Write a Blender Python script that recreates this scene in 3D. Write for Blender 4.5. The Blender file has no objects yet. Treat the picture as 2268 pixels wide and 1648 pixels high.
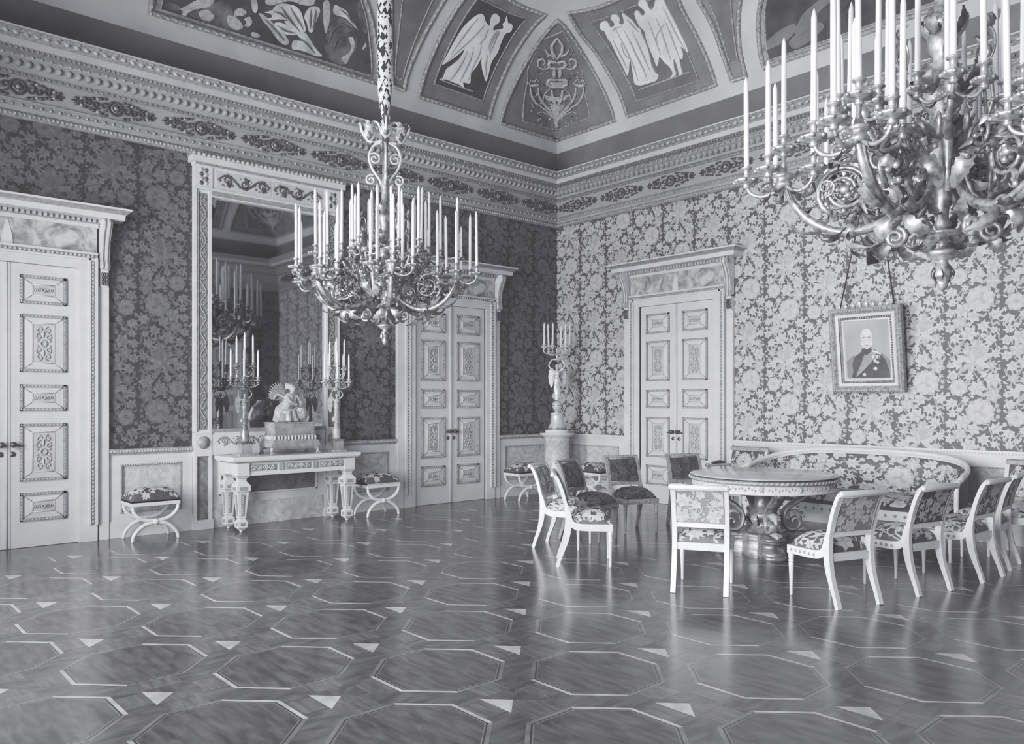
import bpy, math, random
from mathutils import Vector, Matrix
from mathutils.geometry import tessellate_polygon

PI = math.pi
rnd = random.Random(7)
COL = bpy.context.scene.collection
LX, LY = 11.16, 10.86          # the room, corner of the two seen walls at the origin


# ------------------------------------------------------------------ materials
def g(v, t=0.03):
    return (v * (1 - t * .5), v * (1 - t * .4), v * (1 + t), 1)


def mat(name, c1, c2=None, scale=6, rough=.5, metal=0., bump=0., detail=3, lo=.35, hi=.65, dist=0., stretch=None,
        spec=.5):
    m = bpy.data.materials.new(name)
    m.use_nodes = True
    nt = m.node_tree
    b = nt.nodes['Principled BSDF']
    b.inputs['Roughness'].default_value = rough
    b.inputs['Metallic'].default_value = metal
    b.inputs['Specular IOR Level'].default_value = spec
    if c2 is None:
        c2 = c1 * .9
    tc = nt.nodes.new('ShaderNodeTexCoord')
    src = tc.outputs['Object']
    if stretch:
        mp = nt.nodes.new('ShaderNodeMapping')
        mp.inputs['Scale'].default_value = stretch
        nt.links.new(src, mp.inputs['Vector'])
        src = mp.outputs['Vector']
    n = nt.nodes.new('ShaderNodeTexNoise')
    n.inputs['Scale'].default_value = scale
    n.inputs['Detail'].default_value = detail
    n.inputs['Distortion'].default_value = dist
    nt.links.new(src, n.inputs['Vector'])
    r = nt.nodes.new('ShaderNodeValToRGB')
    r.color_ramp.elements[0].position = lo
    r.color_ramp.elements[0].color = g(c1)
    r.color_ramp.elements[1].position = hi
    r.color_ramp.elements[1].color = g(c2)
    nt.links.new(n.outputs['Fac'], r.inputs['Fac'])
    nt.links.new(r.outputs['Color'], b.inputs['Base Color'])
    if bump:
        bp = nt.nodes.new('ShaderNodeBump')
        bp.inputs['Strength'].default_value = bump
        bp.inputs['Distance'].default_value = .02
        nt.links.new(n.outputs['Fac'], bp.inputs['Height'])
        nt.links.new(bp.outputs['Normal'], b.inputs['Normal'])
    return m


M = {}
M['white'] = mat('white paint', .64, .56, 5, .32)
M['chairwhite'] = mat('white lacquer', .66, .58, 5, .3)
M['doorwhite'] = mat('door paint', .62, .55, 3, .38)
M['carved'] = mat('carved gilding', .34, .16, 30, .45, 0, .2)
M['grey'] = mat('grey gilding', .30, .20, 22, .4, 0, .1)
M['plaster'] = mat('plaster', .36, .28, 2, .8)
M['plasterlt'] = mat('light plaster', .52, .44, 2, .75)
M['plasterdk'] = mat('dark plaster', .16, .12, 1.5, .85)
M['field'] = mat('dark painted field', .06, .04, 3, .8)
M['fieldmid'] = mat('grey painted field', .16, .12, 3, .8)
M['band'] = mat('painted coffer border', .20, .15, 3, .8)
M['relief'] = mat('painted figure', .78, .62, 4, .8)
M['reliefdk'] = mat('painted fold', .40, .30, 3, .8)
M['ornament'] = mat('bronzed ornament', .11, .05, 26, .45, 0, .2)
M['ornlt'] = mat('pale ornament', .50, .30, 24, .5)
M['marble'] = mat('veined marble', .58, .36, 5, .25, 0, 0, 8, .35, .68, 2.5)
M['marbledk'] = mat('dark marble', .20, .09, 5, .2, 0, 0, 8, .35, .7, 2.0)
M['marblespot'] = mat('spotted marble', .52, .17, 6, .3, 0, 0, 5, .38, .66, 1.2)
M['bronze'] = mat('gilt bronze', .50, .20, 26, .40, .6)
M['bronzedk'] = mat('dark bronze', .22, .07, 26, .45, .5)  # darker second tone of the gilt metal
M['silver'] = mat('pale gilt', .70, .55, 12, .38, .25)
M['wax'] = mat('candle wax', .78, .70, 4, .4)
M['stone'] = mat('pale stone', .70, .62, 6, .5)
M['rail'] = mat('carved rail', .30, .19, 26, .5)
WOOD = dict(rough=.2, spec=1.0)
M['wood0'] = mat('dark parquet', .085, .026, 7, bump=.012, detail=9, lo=.3, hi=.68, dist=.5, stretch=(.7, 2.4, 1), **WOOD)
M['wood1'] = mat('parquet ground', .09, .032, 7, bump=.012, detail=9, lo=.3, hi=.68, dist=.5, stretch=(2.4, .7, 1), **WOOD)
M['wood2'] = mat('parquet band', .11, .05, 6, bump=.01, detail=5, lo=.3, hi=.7, dist=.3, stretch=(1, 5, 1), **WOOD)
M['wood3'] = mat('pale parquet line', .40, .24, 7, detail=4, **WOOD)
M['wood4'] = mat('grey parquet line', .13, .085, 7, detail=4, **WOOD)
M['wood5'] = mat('pale inlay', .42, .26, 7, detail=4, **WOOD)
M['wood6'] = mat('dark inlay line', .03, .02, 9, **WOOD)
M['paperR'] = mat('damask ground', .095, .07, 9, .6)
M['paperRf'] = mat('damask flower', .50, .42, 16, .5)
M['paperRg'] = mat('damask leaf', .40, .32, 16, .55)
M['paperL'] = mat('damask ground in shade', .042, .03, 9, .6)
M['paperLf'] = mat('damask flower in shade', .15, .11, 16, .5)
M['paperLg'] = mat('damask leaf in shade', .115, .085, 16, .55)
for k, (c0, c1, c2) in dict(silk=(.075, .48, .36), pale=(.22, .48, .38), shadowed=(.045, .10, .075)).items():  # last set: the same silk with shade painted into its colours
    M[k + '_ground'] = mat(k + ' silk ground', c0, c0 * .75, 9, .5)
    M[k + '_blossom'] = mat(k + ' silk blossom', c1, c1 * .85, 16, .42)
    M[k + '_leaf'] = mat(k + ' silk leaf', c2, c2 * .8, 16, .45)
M['fabricdk'] = mat('dark satin back', .11, .05, 6, .5, 0, 0, 4)
M['tabletop'] = mat('polished table top', .46, .38, 4, .16)
M['pewter'] = mat('grey gilding of the clock', .36, .22, 12, .42, .2)
M['oldgilt'] = mat('worn gilding', .34, .13, 14, .34, .45, detail=5)
M['figurine'] = mat('silvered figure', .46, .26, 14, .45, .1, detail=5)
M['tablet'] = mat('door tablet', .50, .42, 5, .45)
M['mirror'] = mat('mirror glass', .52, .49, 1, .03, 1.)
M['black'] = mat('dark iron', .03, .02, 6, .5)
M['brass'] = mat('dull brass', .12, .06, 10, .35, .5)
M['dial'] = mat('clock dial', .80, .72, 6, .3)
M['paint0'] = mat('portrait ground', .36, .27, 3, .6)
M['paint1'] = mat('portrait flesh', .58, .46, 7, .6)
M['paint2'] = mat('portrait coat', .060, .035, 7, .6)
M['paint3'] = mat('portrait sash', .27, .21, 9, .6)
M['paint4'] = mat('portrait whiskers', .66, .58, 9, .6)
M['paint5'] = mat('portrait shadow', .20, .15, 7, .6)
M['glass'] = mat('window glass', .8, .75, 2, .05)
M['emboss'] = mat('fresco cloth', .66, .30, 5, .8, detail=5)
M['frescomid'] = mat('fresco mid tone', .17, .06, 5, .8, detail=6)
M['frescodk'] = mat('fresco ground', .075, .03, 3, .8, detail=6)


# ------------------------------------------------------------------ mesh builder
class MB:
    def __init__(self):
        self.v, self.f, self.m, self.s = [], [], [], []
        self.T = None

    def add(self, verts, faces, mi=0, smooth=False):
        o = len(self.v)
        if self.T is not None:
            verts = [self.T(*p) for p in verts]
        self.v.extend([tuple(p) for p in verts])
        for f in faces:
            self.f.append([i + o for i in f])
            self.m.append(mi)
            self.s.append(smooth)

    def box(self, x0, x1, y0, y1, z0, z1, mi=0):
        v = [(x0, y0, z0), (x1, y0, z0), (x1, y1, z0), (x0, y1, z0), (x0, y0, z1), (x1, y0, z1), (x1, y1, z1), (x0, y1, z1)]
        self.add(v, [(3, 2, 1, 0), (4, 5, 6, 7), (0, 1, 5, 4), (1, 2, 6, 5), (2, 3, 7, 6), (3, 0, 4, 7)], mi)

    def frustum(self, cx, cy, z0, z1, a0, b0, a1, b1, mi=0):
        v = [(cx - a0, cy - b0, z0), (cx + a0, cy - b0, z0), (cx + a0, cy + b0, z0), (cx - a0, cy + b0, z0),
             (cx - a1, cy - b1, z1), (cx + a1, cy - b1, z1), (cx + a1, cy + b1, z1), (cx - a1, cy + b1, z1)]
        self.add(v, [(3, 2, 1, 0), (4, 5, 6, 7), (0, 1, 5, 4), (1, 2, 6, 5), (2, 3, 7, 6), (3, 0, 4, 7)], mi)

    def lathe(self, prof, c=(0, 0, 0), n=16, mi=0, smooth=True, scal=None, axis='z'):
        """scal(angle, k) multiplies the radius, for lobed rims"""
        v, f = [], []
        for k, (r, z) in enumerate(prof):
            for i in range(n):
                a = 2 * PI * i / n
                rr = max(r, 1e-4) * (scal(a, k) if scal else 1)
                p = (rr * math.cos(a), rr * math.sin(a), z)
                if axis == 'y':
                    p = (p[0], p[2], p[1])
                elif axis == 'x':
                    p = (p[2], p[0], p[1])
                v.append((p[0] + c[0], p[1] + c[1], p[2] + c[2]))
        for k in range(len(prof) - 1):
            for i in range(n):
                j = (i + 1) % n
                f.append((k * n + i, k * n + j, (k + 1) * n + j, (k + 1) * n + i))
        f.append(tuple(range(n - 1, -1, -1)))
        o = (len(prof) - 1) * n
        f.append(tuple(range(o, o + n)))
        self.add(v, f, mi, smooth)

    def tube(self, path, rad, n=7, mi=0, smooth=True, flat=1.0, up=None, closed=False):
        P = [Vector(p) for p in path]
        N = len(P)
        if not hasattr(rad, '__len__'):
            rad = [rad] * N
        v, f = [], []
        prev = None
        for i in range(N):
            if closed:
                t = P[(i + 1) % N] - P[i - 1]
            else:
                t = P[min(i + 1, N - 1)] - P[max(i - 1, 0)]
            if t.length < 1e-9:
                t = Vector((0, 0, 1))
            t.normalize()
            if up is not None:
                a = Vector(up[i] if isinstance(up, list) else up)
                a = a - t * a.dot(t)
            elif prev is None:
                a = Vector((0, 0, 1)) if abs(t.z) < .9 else Vector((1, 0, 0))
                a = a - t * a.dot(t)
            else:
                a = prev - t * prev.dot(t)
            if a.length < 1e-6:
                a = t.orthogonal()
            a.normalize()
            prev = a
            b = t.cross(a)
            for k in range(n):
                an = 2 * PI * k / n
                v.append(tuple(P[i] + a * (math.cos(an) * rad[i] * flat) + b * (math.sin(an) * rad[i])))
        for i in range(N if closed else N - 1):
            o, q = i * n, ((i + 1) % N) * n
            for k in range(n):
                j = (k + 1) % n
                f.append((o + k, o + j, q + j, q + k))
        if not closed:
            f.append(tuple(range(n - 1, -1, -1)))
            f.append(tuple(range((N - 1) * n, N * n)))
        self.add(v, f, mi, smooth)

    def ball(self, c, r, n=8, m=5, mi=0, smooth=True):
        if not hasattr(r, '__len__'):
            r = (r, r, r)
        v = [(c[0], c[1], c[2] - r[2])]
        for k in range(1, m):
            a = PI * k / m - PI / 2
            for i in range(n):
                b = 2 * PI * i / n
                v.append((c[0] + r[0] * math.cos(a) * math.cos(b), c[1] + r[1] * math.cos(a) * math.sin(b), c[2] + r[2] * math.sin(a)))
        v.append((c[0], c[1], c[2] + r[2]))
        f = []
        for i in range(n):
            f.append((0, 1 + (i + 1) % n, 1 + i))
        for k in range(m - 2):
            for i in range(n):
                j = (i + 1) % n
                f.append((1 + k * n + i, 1 + k * n + j, 1 + (k + 1) * n + j, 1 + (k + 1) * n + i))
        o = 1 + (m - 2) * n
        for i in range(n):
            f.append((o + i, o + (i + 1) % n, len(v) - 1))
        self.add(v, f, mi, smooth)

    def prism(self, pts, d0, d1, fn, mi=0, smooth=False):
        """pts: 2-D outline; fn(a, b, d) -> xyz; closed solid between depths d0 and d1"""
        n = len(pts)
        v = [fn(a, b, d0) for a, b in pts] + [fn(a, b, d1) for a, b in pts]
        tri = tessellate_polygon([[Vector((a, b, 0)) for a, b in pts]])
        f = [tuple(t) for t in tri] + [tuple(i + n for i in reversed(t)) for t in tri]
        f += [(i, (i + 1) % n, (i + 1) % n + n, i + n) for i in range(n)]
        self.add(v, f, mi, smooth)

    def poly(self, pts3, mi=0):
        self.add(pts3, [tuple(range(len(pts3)))], mi)

    def grid(self, fn, nu, nv, mi=0, smooth=True):
        v = [fn(i / nu, j / nv) for j in range(nv + 1) for i in range(nu + 1)]
        f = [(j * (nu + 1) + i, j * (nu + 1) + i + 1, (j + 1) * (nu + 1) + i + 1, (j + 1) * (nu + 1) + i)
             for j in range(nv) for i in range(nu)]
        self.add(v, f, mi, smooth)

    def build(self, name, mats, parent=None, loc=None, rotz=None):
        me = bpy.data.meshes.new(name)
        me.from_pydata(self.v, [], self.f)
        for mm in (mats if isinstance(mats, (list, tuple)) else [mats]):
            me.materials.append(M[mm])
        me.polygons.foreach_set('material_index', self.m)
        me.polygons.foreach_set('use_smooth', self.s)
        me.update()
        o = bpy.data.objects.new(name, me)
        COL.objects.link(o)
        if parent:
            o.parent = parent
        if loc:
            o.location = loc
        if rotz is not None:
            o.rotation_euler = (0, 0, rotz)
        return o


def tag(o, label, cat, group=None):
    o['label'] = label
    o['category'] = cat
    if group:
        o['group'] = group
    return o


def struct(o):
    o['kind'] = 'structure'
    return o


def empty(name, loc, rotz=0.):
    o = bpy.data.objects.new(name, None)
    o.empty_display_size = .1
    COL.objects.link(o)
    o.location = loc
    o.rotation_euler = (0, 0, rotz)
    return o


def copy_tree(o, parent=None):
    c = o.copy()
    COL.objects.link(c)
    if parent:
        c.parent = parent
    for ch in list(o.children):
        copy_tree(ch, c)
    return c


def remesh(o, size):
    """fuse overlapping lumps of one figure into a single skin"""
    md = o.modifiers.new('skin', 'REMESH')
    md.mode = 'VOXEL'
    md.voxel_size = size
    md.use_smooth_shade = True
    sm = o.modifiers.new('soft', 'SMOOTH')
    sm.iterations = 3
    sm.factor = .5
    dg = bpy.context.evaluated_depsgraph_get()
    me = bpy.data.meshes.new_from_object(o.evaluated_get(dg))
    o.modifiers.clear()
    mats = [s for s in o.data.materials]
    o.data = me
    if not me.materials:
        for s in mats:
            me.materials.append(s)
    return o


def arc(cx, cy, r, a0, a1, n):
    return [(cx + r * math.cos(math.radians(a0 + (a1 - a0) * i / n)), cy + r * math.sin(math.radians(a0 + (a1 - a0) * i / n))) for i in range(n + 1)]


def spiral(cx, cy, r0, r1, a0, turns, n):
    out = []
    for i in range(n + 1):
        t = i / n
        a = math.radians(a0) + turns * 2 * PI * t
        r = r0 + (r1 - r0) * t
        out.append((cx + r * math.cos(a), cy + r * math.sin(a)))
    return out


def smooth_path(pts, n=4):
    """Catmull-Rom through the points"""
    P = [Vector(p) for p in pts]
    out = []
    for i in range(len(P) - 1):
        p0, p1, p2, p3 = P[max(i - 1, 0)], P[i], P[i + 1], P[min(i + 2, len(P) - 1)]
        for k in range(n):
            t = k / n
            out.append(.5 * ((2 * p1) + (p2 - p0) * t + (2 * p0 - 5 * p1 + 4 * p2 - p3) * t * t + (3 * p1 - p0 - 3 * p2 + p3) * t ** 3))
    out.append(P[-1])
    return [tuple(p) for p in out]


def leaf(mb, base, tip, width, bend, mi=0, lobes=5):
    """an acanthus leaf: toothed blade from base to tip, arched along bend, with a raised rib"""
    B, T, U = Vector(base), Vector(tip), Vector(bend)
    d = T - B
    side = d.cross(U)
    if side.length < 1e-6:
        side = d.orthogonal()
    side.normalize()
    up = side.cross(d).normalized()
    n = lobes * 2
    v, f = [], []
    for i in range(n + 1):
        t = i / n
        # the tip curls back a little
        p = B + d * (t - .06 * t ** 4) + U * (math.sin(PI * min(1, t * 1.05)) - .5 * t ** 3)
        w = width * (.25 + .95 * math.sin(PI * (.12 + .78 * t)) ** 1.2) * (1.06 if i % 2 else .80) * (1 - t ** 5)
        back = d * (.05 if i % 2 else 0)
        c = width * .28
        v += [tuple(p + side * w + back - up * c * .6), tuple(p + side * w * .5 + up * c * .15), tuple(p + up * c * .75), tuple(p - side * w * .5 + up * c * .15), tuple(p - side * w + back - up * c * .6)]
    for i in range(n):
        a = i * 5
        f += [(a + k, a + k + 1, a + k + 6, a + k + 5) for k in range(4)]
    mb.add(v, f, mi, True)


# wall frames: u runs along the wall from its first corner, p out of the wall, z up
def W_left(u, p, z): return (p, -u, z)
def W_right(u, p, z): return (u, -p, z)
def W_back(u, p, z): return (LX - p, -u, z)
def W_front(u, p, z): return (u, -LY + p, z)


# ------------------------------------------------------------------ floor: octagon parquet
def octagon(cx, cy, ap):
    k = ap * math.tan(PI / 8)
    return [(cx + k, cy - ap), (cx + ap, cy - k), (cx + ap, cy + k), (cx + k, cy + ap), (cx - k, cy + ap), (cx - ap, cy + k), (cx - ap, cy - k), (cx - k, cy - ap)]


def build_floor():
    mb = MB()
    mb.poly([(0, -LY, 0), (LX, -LY, 0), (LX, 0, 0), (0, 0, 0)], 1)
    q = .662
    ox, oy = 5.585, -7.91
    for i in range(-9, 10):
        for j in range(-6, 13):
            cx, cy = ox + i * q, oy + j * q
            if not (.3 < cx < LX - .3 and -LY + .3 < cy < -.3):
                continue
            if (i + j) % 2 == 0:
                rings = [octagon(cx, cy, a) for a in (.385, .362, .352, .345)]
                zs = .0006
                for k, mm in ((0, None), (1, 6), (2, 4)):
                    o, n = rings[k], rings[k + 1]
                    for e in range(8):
                        f = (e + 1) % 8
                        if mm is None:
                            # border sides lighter or darker: sheen of the turning grain painted into the tone
                            me = {7: 3, 0: 3, 3: 3, 4: 3}.get(e, 4)
                        else:
                            me = mm
                        mb.poly([(*o[e], zs), (*o[f], zs), (*n[f], zs), (*n[e], zs)], me)
                mb.poly([(*p, zs) for p in rings[3]], 0)
            else:
                s, z = .128, .0004
                c = [(cx - s, cy - s), (cx + s, cy - s), (cx + s, cy + s), (cx - s, cy + s)]
                for e, mm in enumerate((5, 2, 1, 0)):
                    mb.poly([(*c[e], z), (*c[(e + 1) % 4], z), (cx, cy, z)], mm)
                # bands that run from square to square between the octagons
                w = .062
                for dx, dy in ((1, 0), (0, 1)):
                    for sg in (-1, 1):
                        a, b = .13, .276
                        if dx:
                            xs = sorted((cx + sg * a, cx + sg * b))
                            mb.poly([(xs[0], cy - .1, z), (xs[1], cy - .1, z), (xs[1], cy + .1, z), (xs[0], cy + .1, z)], 2)
                        else:
                            ys = sorted((cy + sg * a, cy + sg * b))
                            mb.poly([(cx - .1, ys[0], z), (cx + .1, ys[0], z), (cx + .1, ys[1], z), (cx - .1, ys[1], z)], 2)
    return struct(mb.build('floor', ['wood0', 'wood1', 'wood2', 'wood3', 'wood4', 'wood5', 'wood6']))


build_floor()


# ------------------------------------------------------------------ damask
def lobed(cx, cy, r, lobes, depth, rot, pts=2, asp=1.):
    out = []
    n = lobes * pts * 2
    for i in range(n):
        a = 2 * PI * i / n
        rr = r * (1 - depth * .5 + depth * .5 * math.cos(lobes * a))
        x, y = rr * math.cos(a), rr * asp * math.sin(a)
        out.append((cx + x * math.cos(rot) - y * math.sin(rot), cy + x * math.sin(rot) + y * math.cos(rot)))
    return out


def pointed(cx, cy, r, pts, rot, inner=.5):
    out = []
    for i in range(pts * 2):
        a = PI * i / pts + rot
        rr = r * ((1.0 + .18 * math.sin(i * 2.3)) if i % 2 == 0 else inner)
        out.append((cx + rr * math.cos(a), cy + rr * math.sin(a)))
    return out


def petal(cx, cy, ln, wd, a, curl=.0):
    out = []
    ts = (0, .25, .55, .8, 1, .8, .55, .25)
    for i, t in enumerate(ts):
        s = 1 if i < 4 else -1
        w = wd * math.sin(PI * (.08 + .87 * t)) * s if t < 1 else 0
        x, y = t * ln, w + curl * ln * t * t
        out.append((cx + x * math.cos(a) - y * math.sin(a), cy + x * math.sin(a) + y * math.cos(a)))
    return out


def damask_tile():
    """one width of the damask: outlines with tones (1 = blossom, 2 = leaf), 0.59 x 1.30 m"""
    rr = random.Random(21)
    out, taken = [], []

    def put(x, y, r):
        for (a, b, c) in taken:
            dy = abs(b - y)
            dy = min(dy, 1.30 - dy)
            if (a - x) ** 2 + dy * dy < (c + r) ** 2:
                return False
        taken.append((x, y, r))
        return True
    # stems first, so that leaves cover them
    def stem(p, w):
        q = smooth_path([(x, y, 0) for x, y in p], 4)
        L, R = [], []
        for i in range(len(q)):
            a, b = Vector(q[max(i - 1, 0)]), Vector(q[min(i + 1, len(q) - 1)])
            t = (b - a).normalized()
            L.append((q[i][0] - t.y * w, q[i][1] + t.x * w))
            R.append((q[i][0] + t.y * w, q[i][1] - t.x * w))
        out.append((L + R[::-1], 2))
    stem([(.10, .02), (.22, .16), (.12, .36), (.24, .52)], .006)
    stem([(.50, .06), (.46, .20), (.53, .44), (.42, .62), (.30, .80)], .006)
    stem([(.08, .70), (.16, .84), (.09, 1.0), (.20, 1.16), (.14, 1.28)], .006)
    stem([(.52, .78), (.47, .92), (.54, 1.08), (.44, 1.24)], .006)
    # the big rose
    put(.37, .34, .15)
    out.append((lobed(.37, .34, .165, 9, .20, .2), 2))
    for k in range(9):
        a = k * 2 * PI / 9 + .3
        out.append((petal(.37 + .035 * math.cos(a), .34 + .035 * math.sin(a), .115, .042, a, .25), 1))
    for k in range(6):
        a = k * PI / 3
        out.append((petal(.37 + .01 * math.cos(a), .34 + .01 * math.sin(a), .075, .026, a, .3), 2 if k % 2 else 1))
    # the feathered flower
    put(.33, .95, .10)
    put(.25, .87, .09)
    put(.41, 1.05, .09)
    for k, (a, ln, wd) in enumerate([(-.9, .16, .03), (4.2, .17, .032), (-.3, .19, .032), (3.6, .2, .034), (2.9, .2, .036), (.2, .22, .038), (2.2, .22, .036), (.65, .25, .042), (1.65, .24, .042), (1.15, .28, .048)]):
        out.append((petal(.31, .92, ln, wd, a, .25 if k % 2 else -.15), 1 + (k % 3 == 0)))
    for k, a in enumerate((.5, .9, 1.35, 1.9)):
        out.append((petal(.33, .95, .13, .016, a, .1), 2))
    # second blossom
    put(.14, .62, .10)
    out.append((lobed(.14, .62, .112, 7, .26, .5), 2))
    for k in range(7):
        a = k * 2 * PI / 7
        out.append((petal(.14 + .02 * math.cos(a), .62 + .02 * math.sin(a), .08, .03, a, .2), 1))
    # lobed vine leaves, sprigs, buds

    def vine_leaf(x, y, r, rot):
        o = []
        prof = ((0, 1.15), (.30, .62), (.62, 1.0), (.95, .52), (1.35, .86), (1.8, .48), (2.35, .66), (2.85, .35), (PI, .22))
        for t, q in prof:
            o.append((t, q * r * rr.uniform(.9, 1.1)))
        full = o + [(2 * PI - t, q * rr.uniform(.88, 1.12)) for t, q in o[-2:0:-1]]
        return [(x + q * math.cos(t + rot), y + q * math.sin(t + rot)) for t, q in full]
    for r0, n in ((.095, 90), (.078, 260), (.062, 420), (.048, 700), (.036, 1300), (.026, 1700), (.018, 1500)):
        for _ in range(n):
            x, y = rr.uniform(r0 * .7 + .004, .59 - r0 * .7 - .004), rr.uniform(0, 1.30)
            if not put(x, y, r0 * (.74 if r0 > .03 else .80)):
                continue
            k = rr.random()
            rot = rr.uniform(0, 6.28)
            if r0 > .04:
                tone = rr.choice((1, 1, 2))
                if k < .66:
                    out.append((vine_leaf(x, y, r0, rot), tone))
                    out.append((petal(x - r0 * .5 * math.cos(rot), y - r0 * .5 * math.sin(rot), r0 * 1.3, r0 * .09, rot, .1), 3 - tone))
                else:
                    out.append((lobed(x, y, r0, 6, .34, rot), tone))
                    for j in range(4):
                        out.append((petal(x, y, r0 * .75, r0 * .13, rot + j * PI / 2, .3), 3 - tone))
            elif r0 > .028:
                if k < .5:
                    out.append((vine_leaf(x, y, r0 * 1.1, rot), rr.choice((1, 2))))
                else:
                    for s_ in (-.5, .5):
                        out.append((petal(x - r0 * .8 * math.cos(rot), y - r0 * .8 * math.sin(rot), r0 * 1.9, r0 * .42, rot + s_, s_ * .5), 2))
            else:
                out.append((petal(x - r0 * math.cos(rot), y - r0 * math.sin(rot), r0 * 2.2, r0 * .5, rot, .3), rr.choice((1, 2))))
    return out


TILE = damask_tile()
TW, TH = .592, 1.30


def damask(mb, W, u0, u1, z0, z1, first, skips, off=.0016):
    k = 0
    u = first
    while u < u1:
        z = z0 - TH + ((-.345 * k) % TH)
        while z < z1:
            for ti, (pts, tone) in enumerate(TILE):
                cu = u + sum(p[0] for p in pts) / len(pts)
                cz = z + sum(p[1] for p in pts) / len(pts)
                if not (u0 < cu < u1 and z0 < cz < z1) or any(a < cu < b and c < cz < d for a, b, c, d in skips):
                    continue
                o = off
                lift = .00002 * (ti % 80)
                mb.poly([W(min(max(u + a, u0), u1), o + lift, min(max(z + b, z0), z1)) for a, b in pts], tone)
            z += TH
        u += TW
        k += 1
    return mb


def damask_patch(mb, fn, U, V, du=0., dv=0., sc=1., off=.003, side=1, mi=1):
    """the same damask laid over a curved cushion fn(a, b), U x V metres"""
    k = 0
    u = -((du) % TW) * sc
    while u < U:
        z = -((dv + .345 * k) % TH) * sc
        while z < V:
            for ti, (pts, tone) in enumerate(TILE):
                cu = u + sc * sum(p[0] for p in pts) / len(pts)
                cz = z + sc * sum(p[1] for p in pts) / len(pts)
                if not (.015 < cu < U - .015 and .015 < cz < V - .015):
                    continue
                q = []
                for a, b in pts:
                    a = min(max((u + sc * a) / U, .012), .988)
                    b = min(max((z + sc * b) / V, .012), .988)
                    c = Vector(fn(a, b))
                    n = (Vector(fn(a + .01, b)) - c).cross(Vector(fn(a, b + .01)) - c)
                    n.normalize()
                    q.append(tuple(c + n * side * (off + .00002 * (ti % 80))))
                # fan of triangles about the middle keeps to the curve
                c = tuple(sum(p[i] for p in q) / len(q) for i in range(3))
                if len(pts) > 7:
                    tri = tessellate_polygon([[Vector((x, y, 0)) for x, y in pts]])
                    mb.add(q, [tuple(t) for t in tri], mi + tone - 1)
                else:
                    mb.poly(q, mi + tone - 1)
            z += TH * sc
        u += TW * sc
        k += 1


def wall(name, W, L, skips, mats, holes=()):
    mb = MB()
    zt = 5.52
    # the plaster plane, left open where a window stands
    us = sorted({0, L, *[h[0] for h in holes], *[h[1] for h in holes]})
    for a, b in zip(us, us[1:]):
        hh = [h for h in holes if h[0] <= a + 1e-6 and h[1] >= b - 1e-6]
        if hh:
            mb.poly([W(a, 0, 0), W(b, 0, 0), W(b, 0, hh[0][2]), W(a, 0, hh[0][2])], 0)
            mb.poly([W(a, 0, hh[0][3]), W(b, 0, hh[0][3]), W(b, 0, zt), W(a, 0, zt)], 0)
        else:
            mb.poly([W(a, 0, 0), W(b, 0, 0), W(b, 0, zt), W(a, 0, zt)], 0)
    if mats[0] != 'skip':
        damask(mb, W, .0, L, 1.04, 4.70, -.02, skips)
    return struct(mb.build(name, mats))


DOOR_L1, DOOR_L2, DOOR_R, DOOR_B = 8.44, 2.415, 2.63, 1.95
MIR = 5.435
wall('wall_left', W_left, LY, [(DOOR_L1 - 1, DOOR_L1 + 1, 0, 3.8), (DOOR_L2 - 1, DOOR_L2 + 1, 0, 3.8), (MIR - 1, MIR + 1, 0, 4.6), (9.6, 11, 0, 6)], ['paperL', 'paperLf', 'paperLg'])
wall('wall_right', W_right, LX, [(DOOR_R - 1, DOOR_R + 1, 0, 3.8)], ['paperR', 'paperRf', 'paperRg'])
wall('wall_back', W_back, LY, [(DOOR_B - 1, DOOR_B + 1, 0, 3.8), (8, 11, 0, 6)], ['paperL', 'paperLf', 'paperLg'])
WINX = (2.77, 5.58, 8.39)
holes = [(x - .75, x + .75, .35, 4.25) for x in WINX]
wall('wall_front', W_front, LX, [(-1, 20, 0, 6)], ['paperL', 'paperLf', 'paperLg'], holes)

# windows behind the photographer
for i, x in enumerate(WINX):
    mb = MB()
    for a, b in ((-.83, -.70), (.70, .83)):
        mb.box(x + a, x + b, -LY - .25, -LY + .05, .30, 4.33)
    mb.box(x - .83, x + .83, -LY - .25, -LY + .05, 4.22, 4.40)
    mb.box(x - .83, x + .83, -LY - .25, -LY + .10, .26, .36)
    mb.box(x - .04, x + .04, -LY - .16, -LY - .08, .36, 4.22)
    for z in (1.6, 2.9):
        mb.box(x - .70, x + .70, -LY - .15, -LY - .09, z - .025, z + .025)
    w = struct(mb.build('window_%d' % (i + 1), 'white'))
    mb = MB()
    mb.box(x - .70, x + .70, -LY - .125, -LY - .115, .36, 4.22)
    mb.build('window_pane', 'glass', w)


# ------------------------------------------------------------------ cornice, rails, dado
def sweep(mb, W, L, prof, mats):
    for i in range(len(prof) - 1):
        (p0, z0), (p1, z1) = prof[i], prof[i + 1]
        mb.poly([W(p0, p0, z0), W(L - p0, p0, z0), W(L - p1, p1, z1), W(p1, p1, z1)], mats[i])


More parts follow.
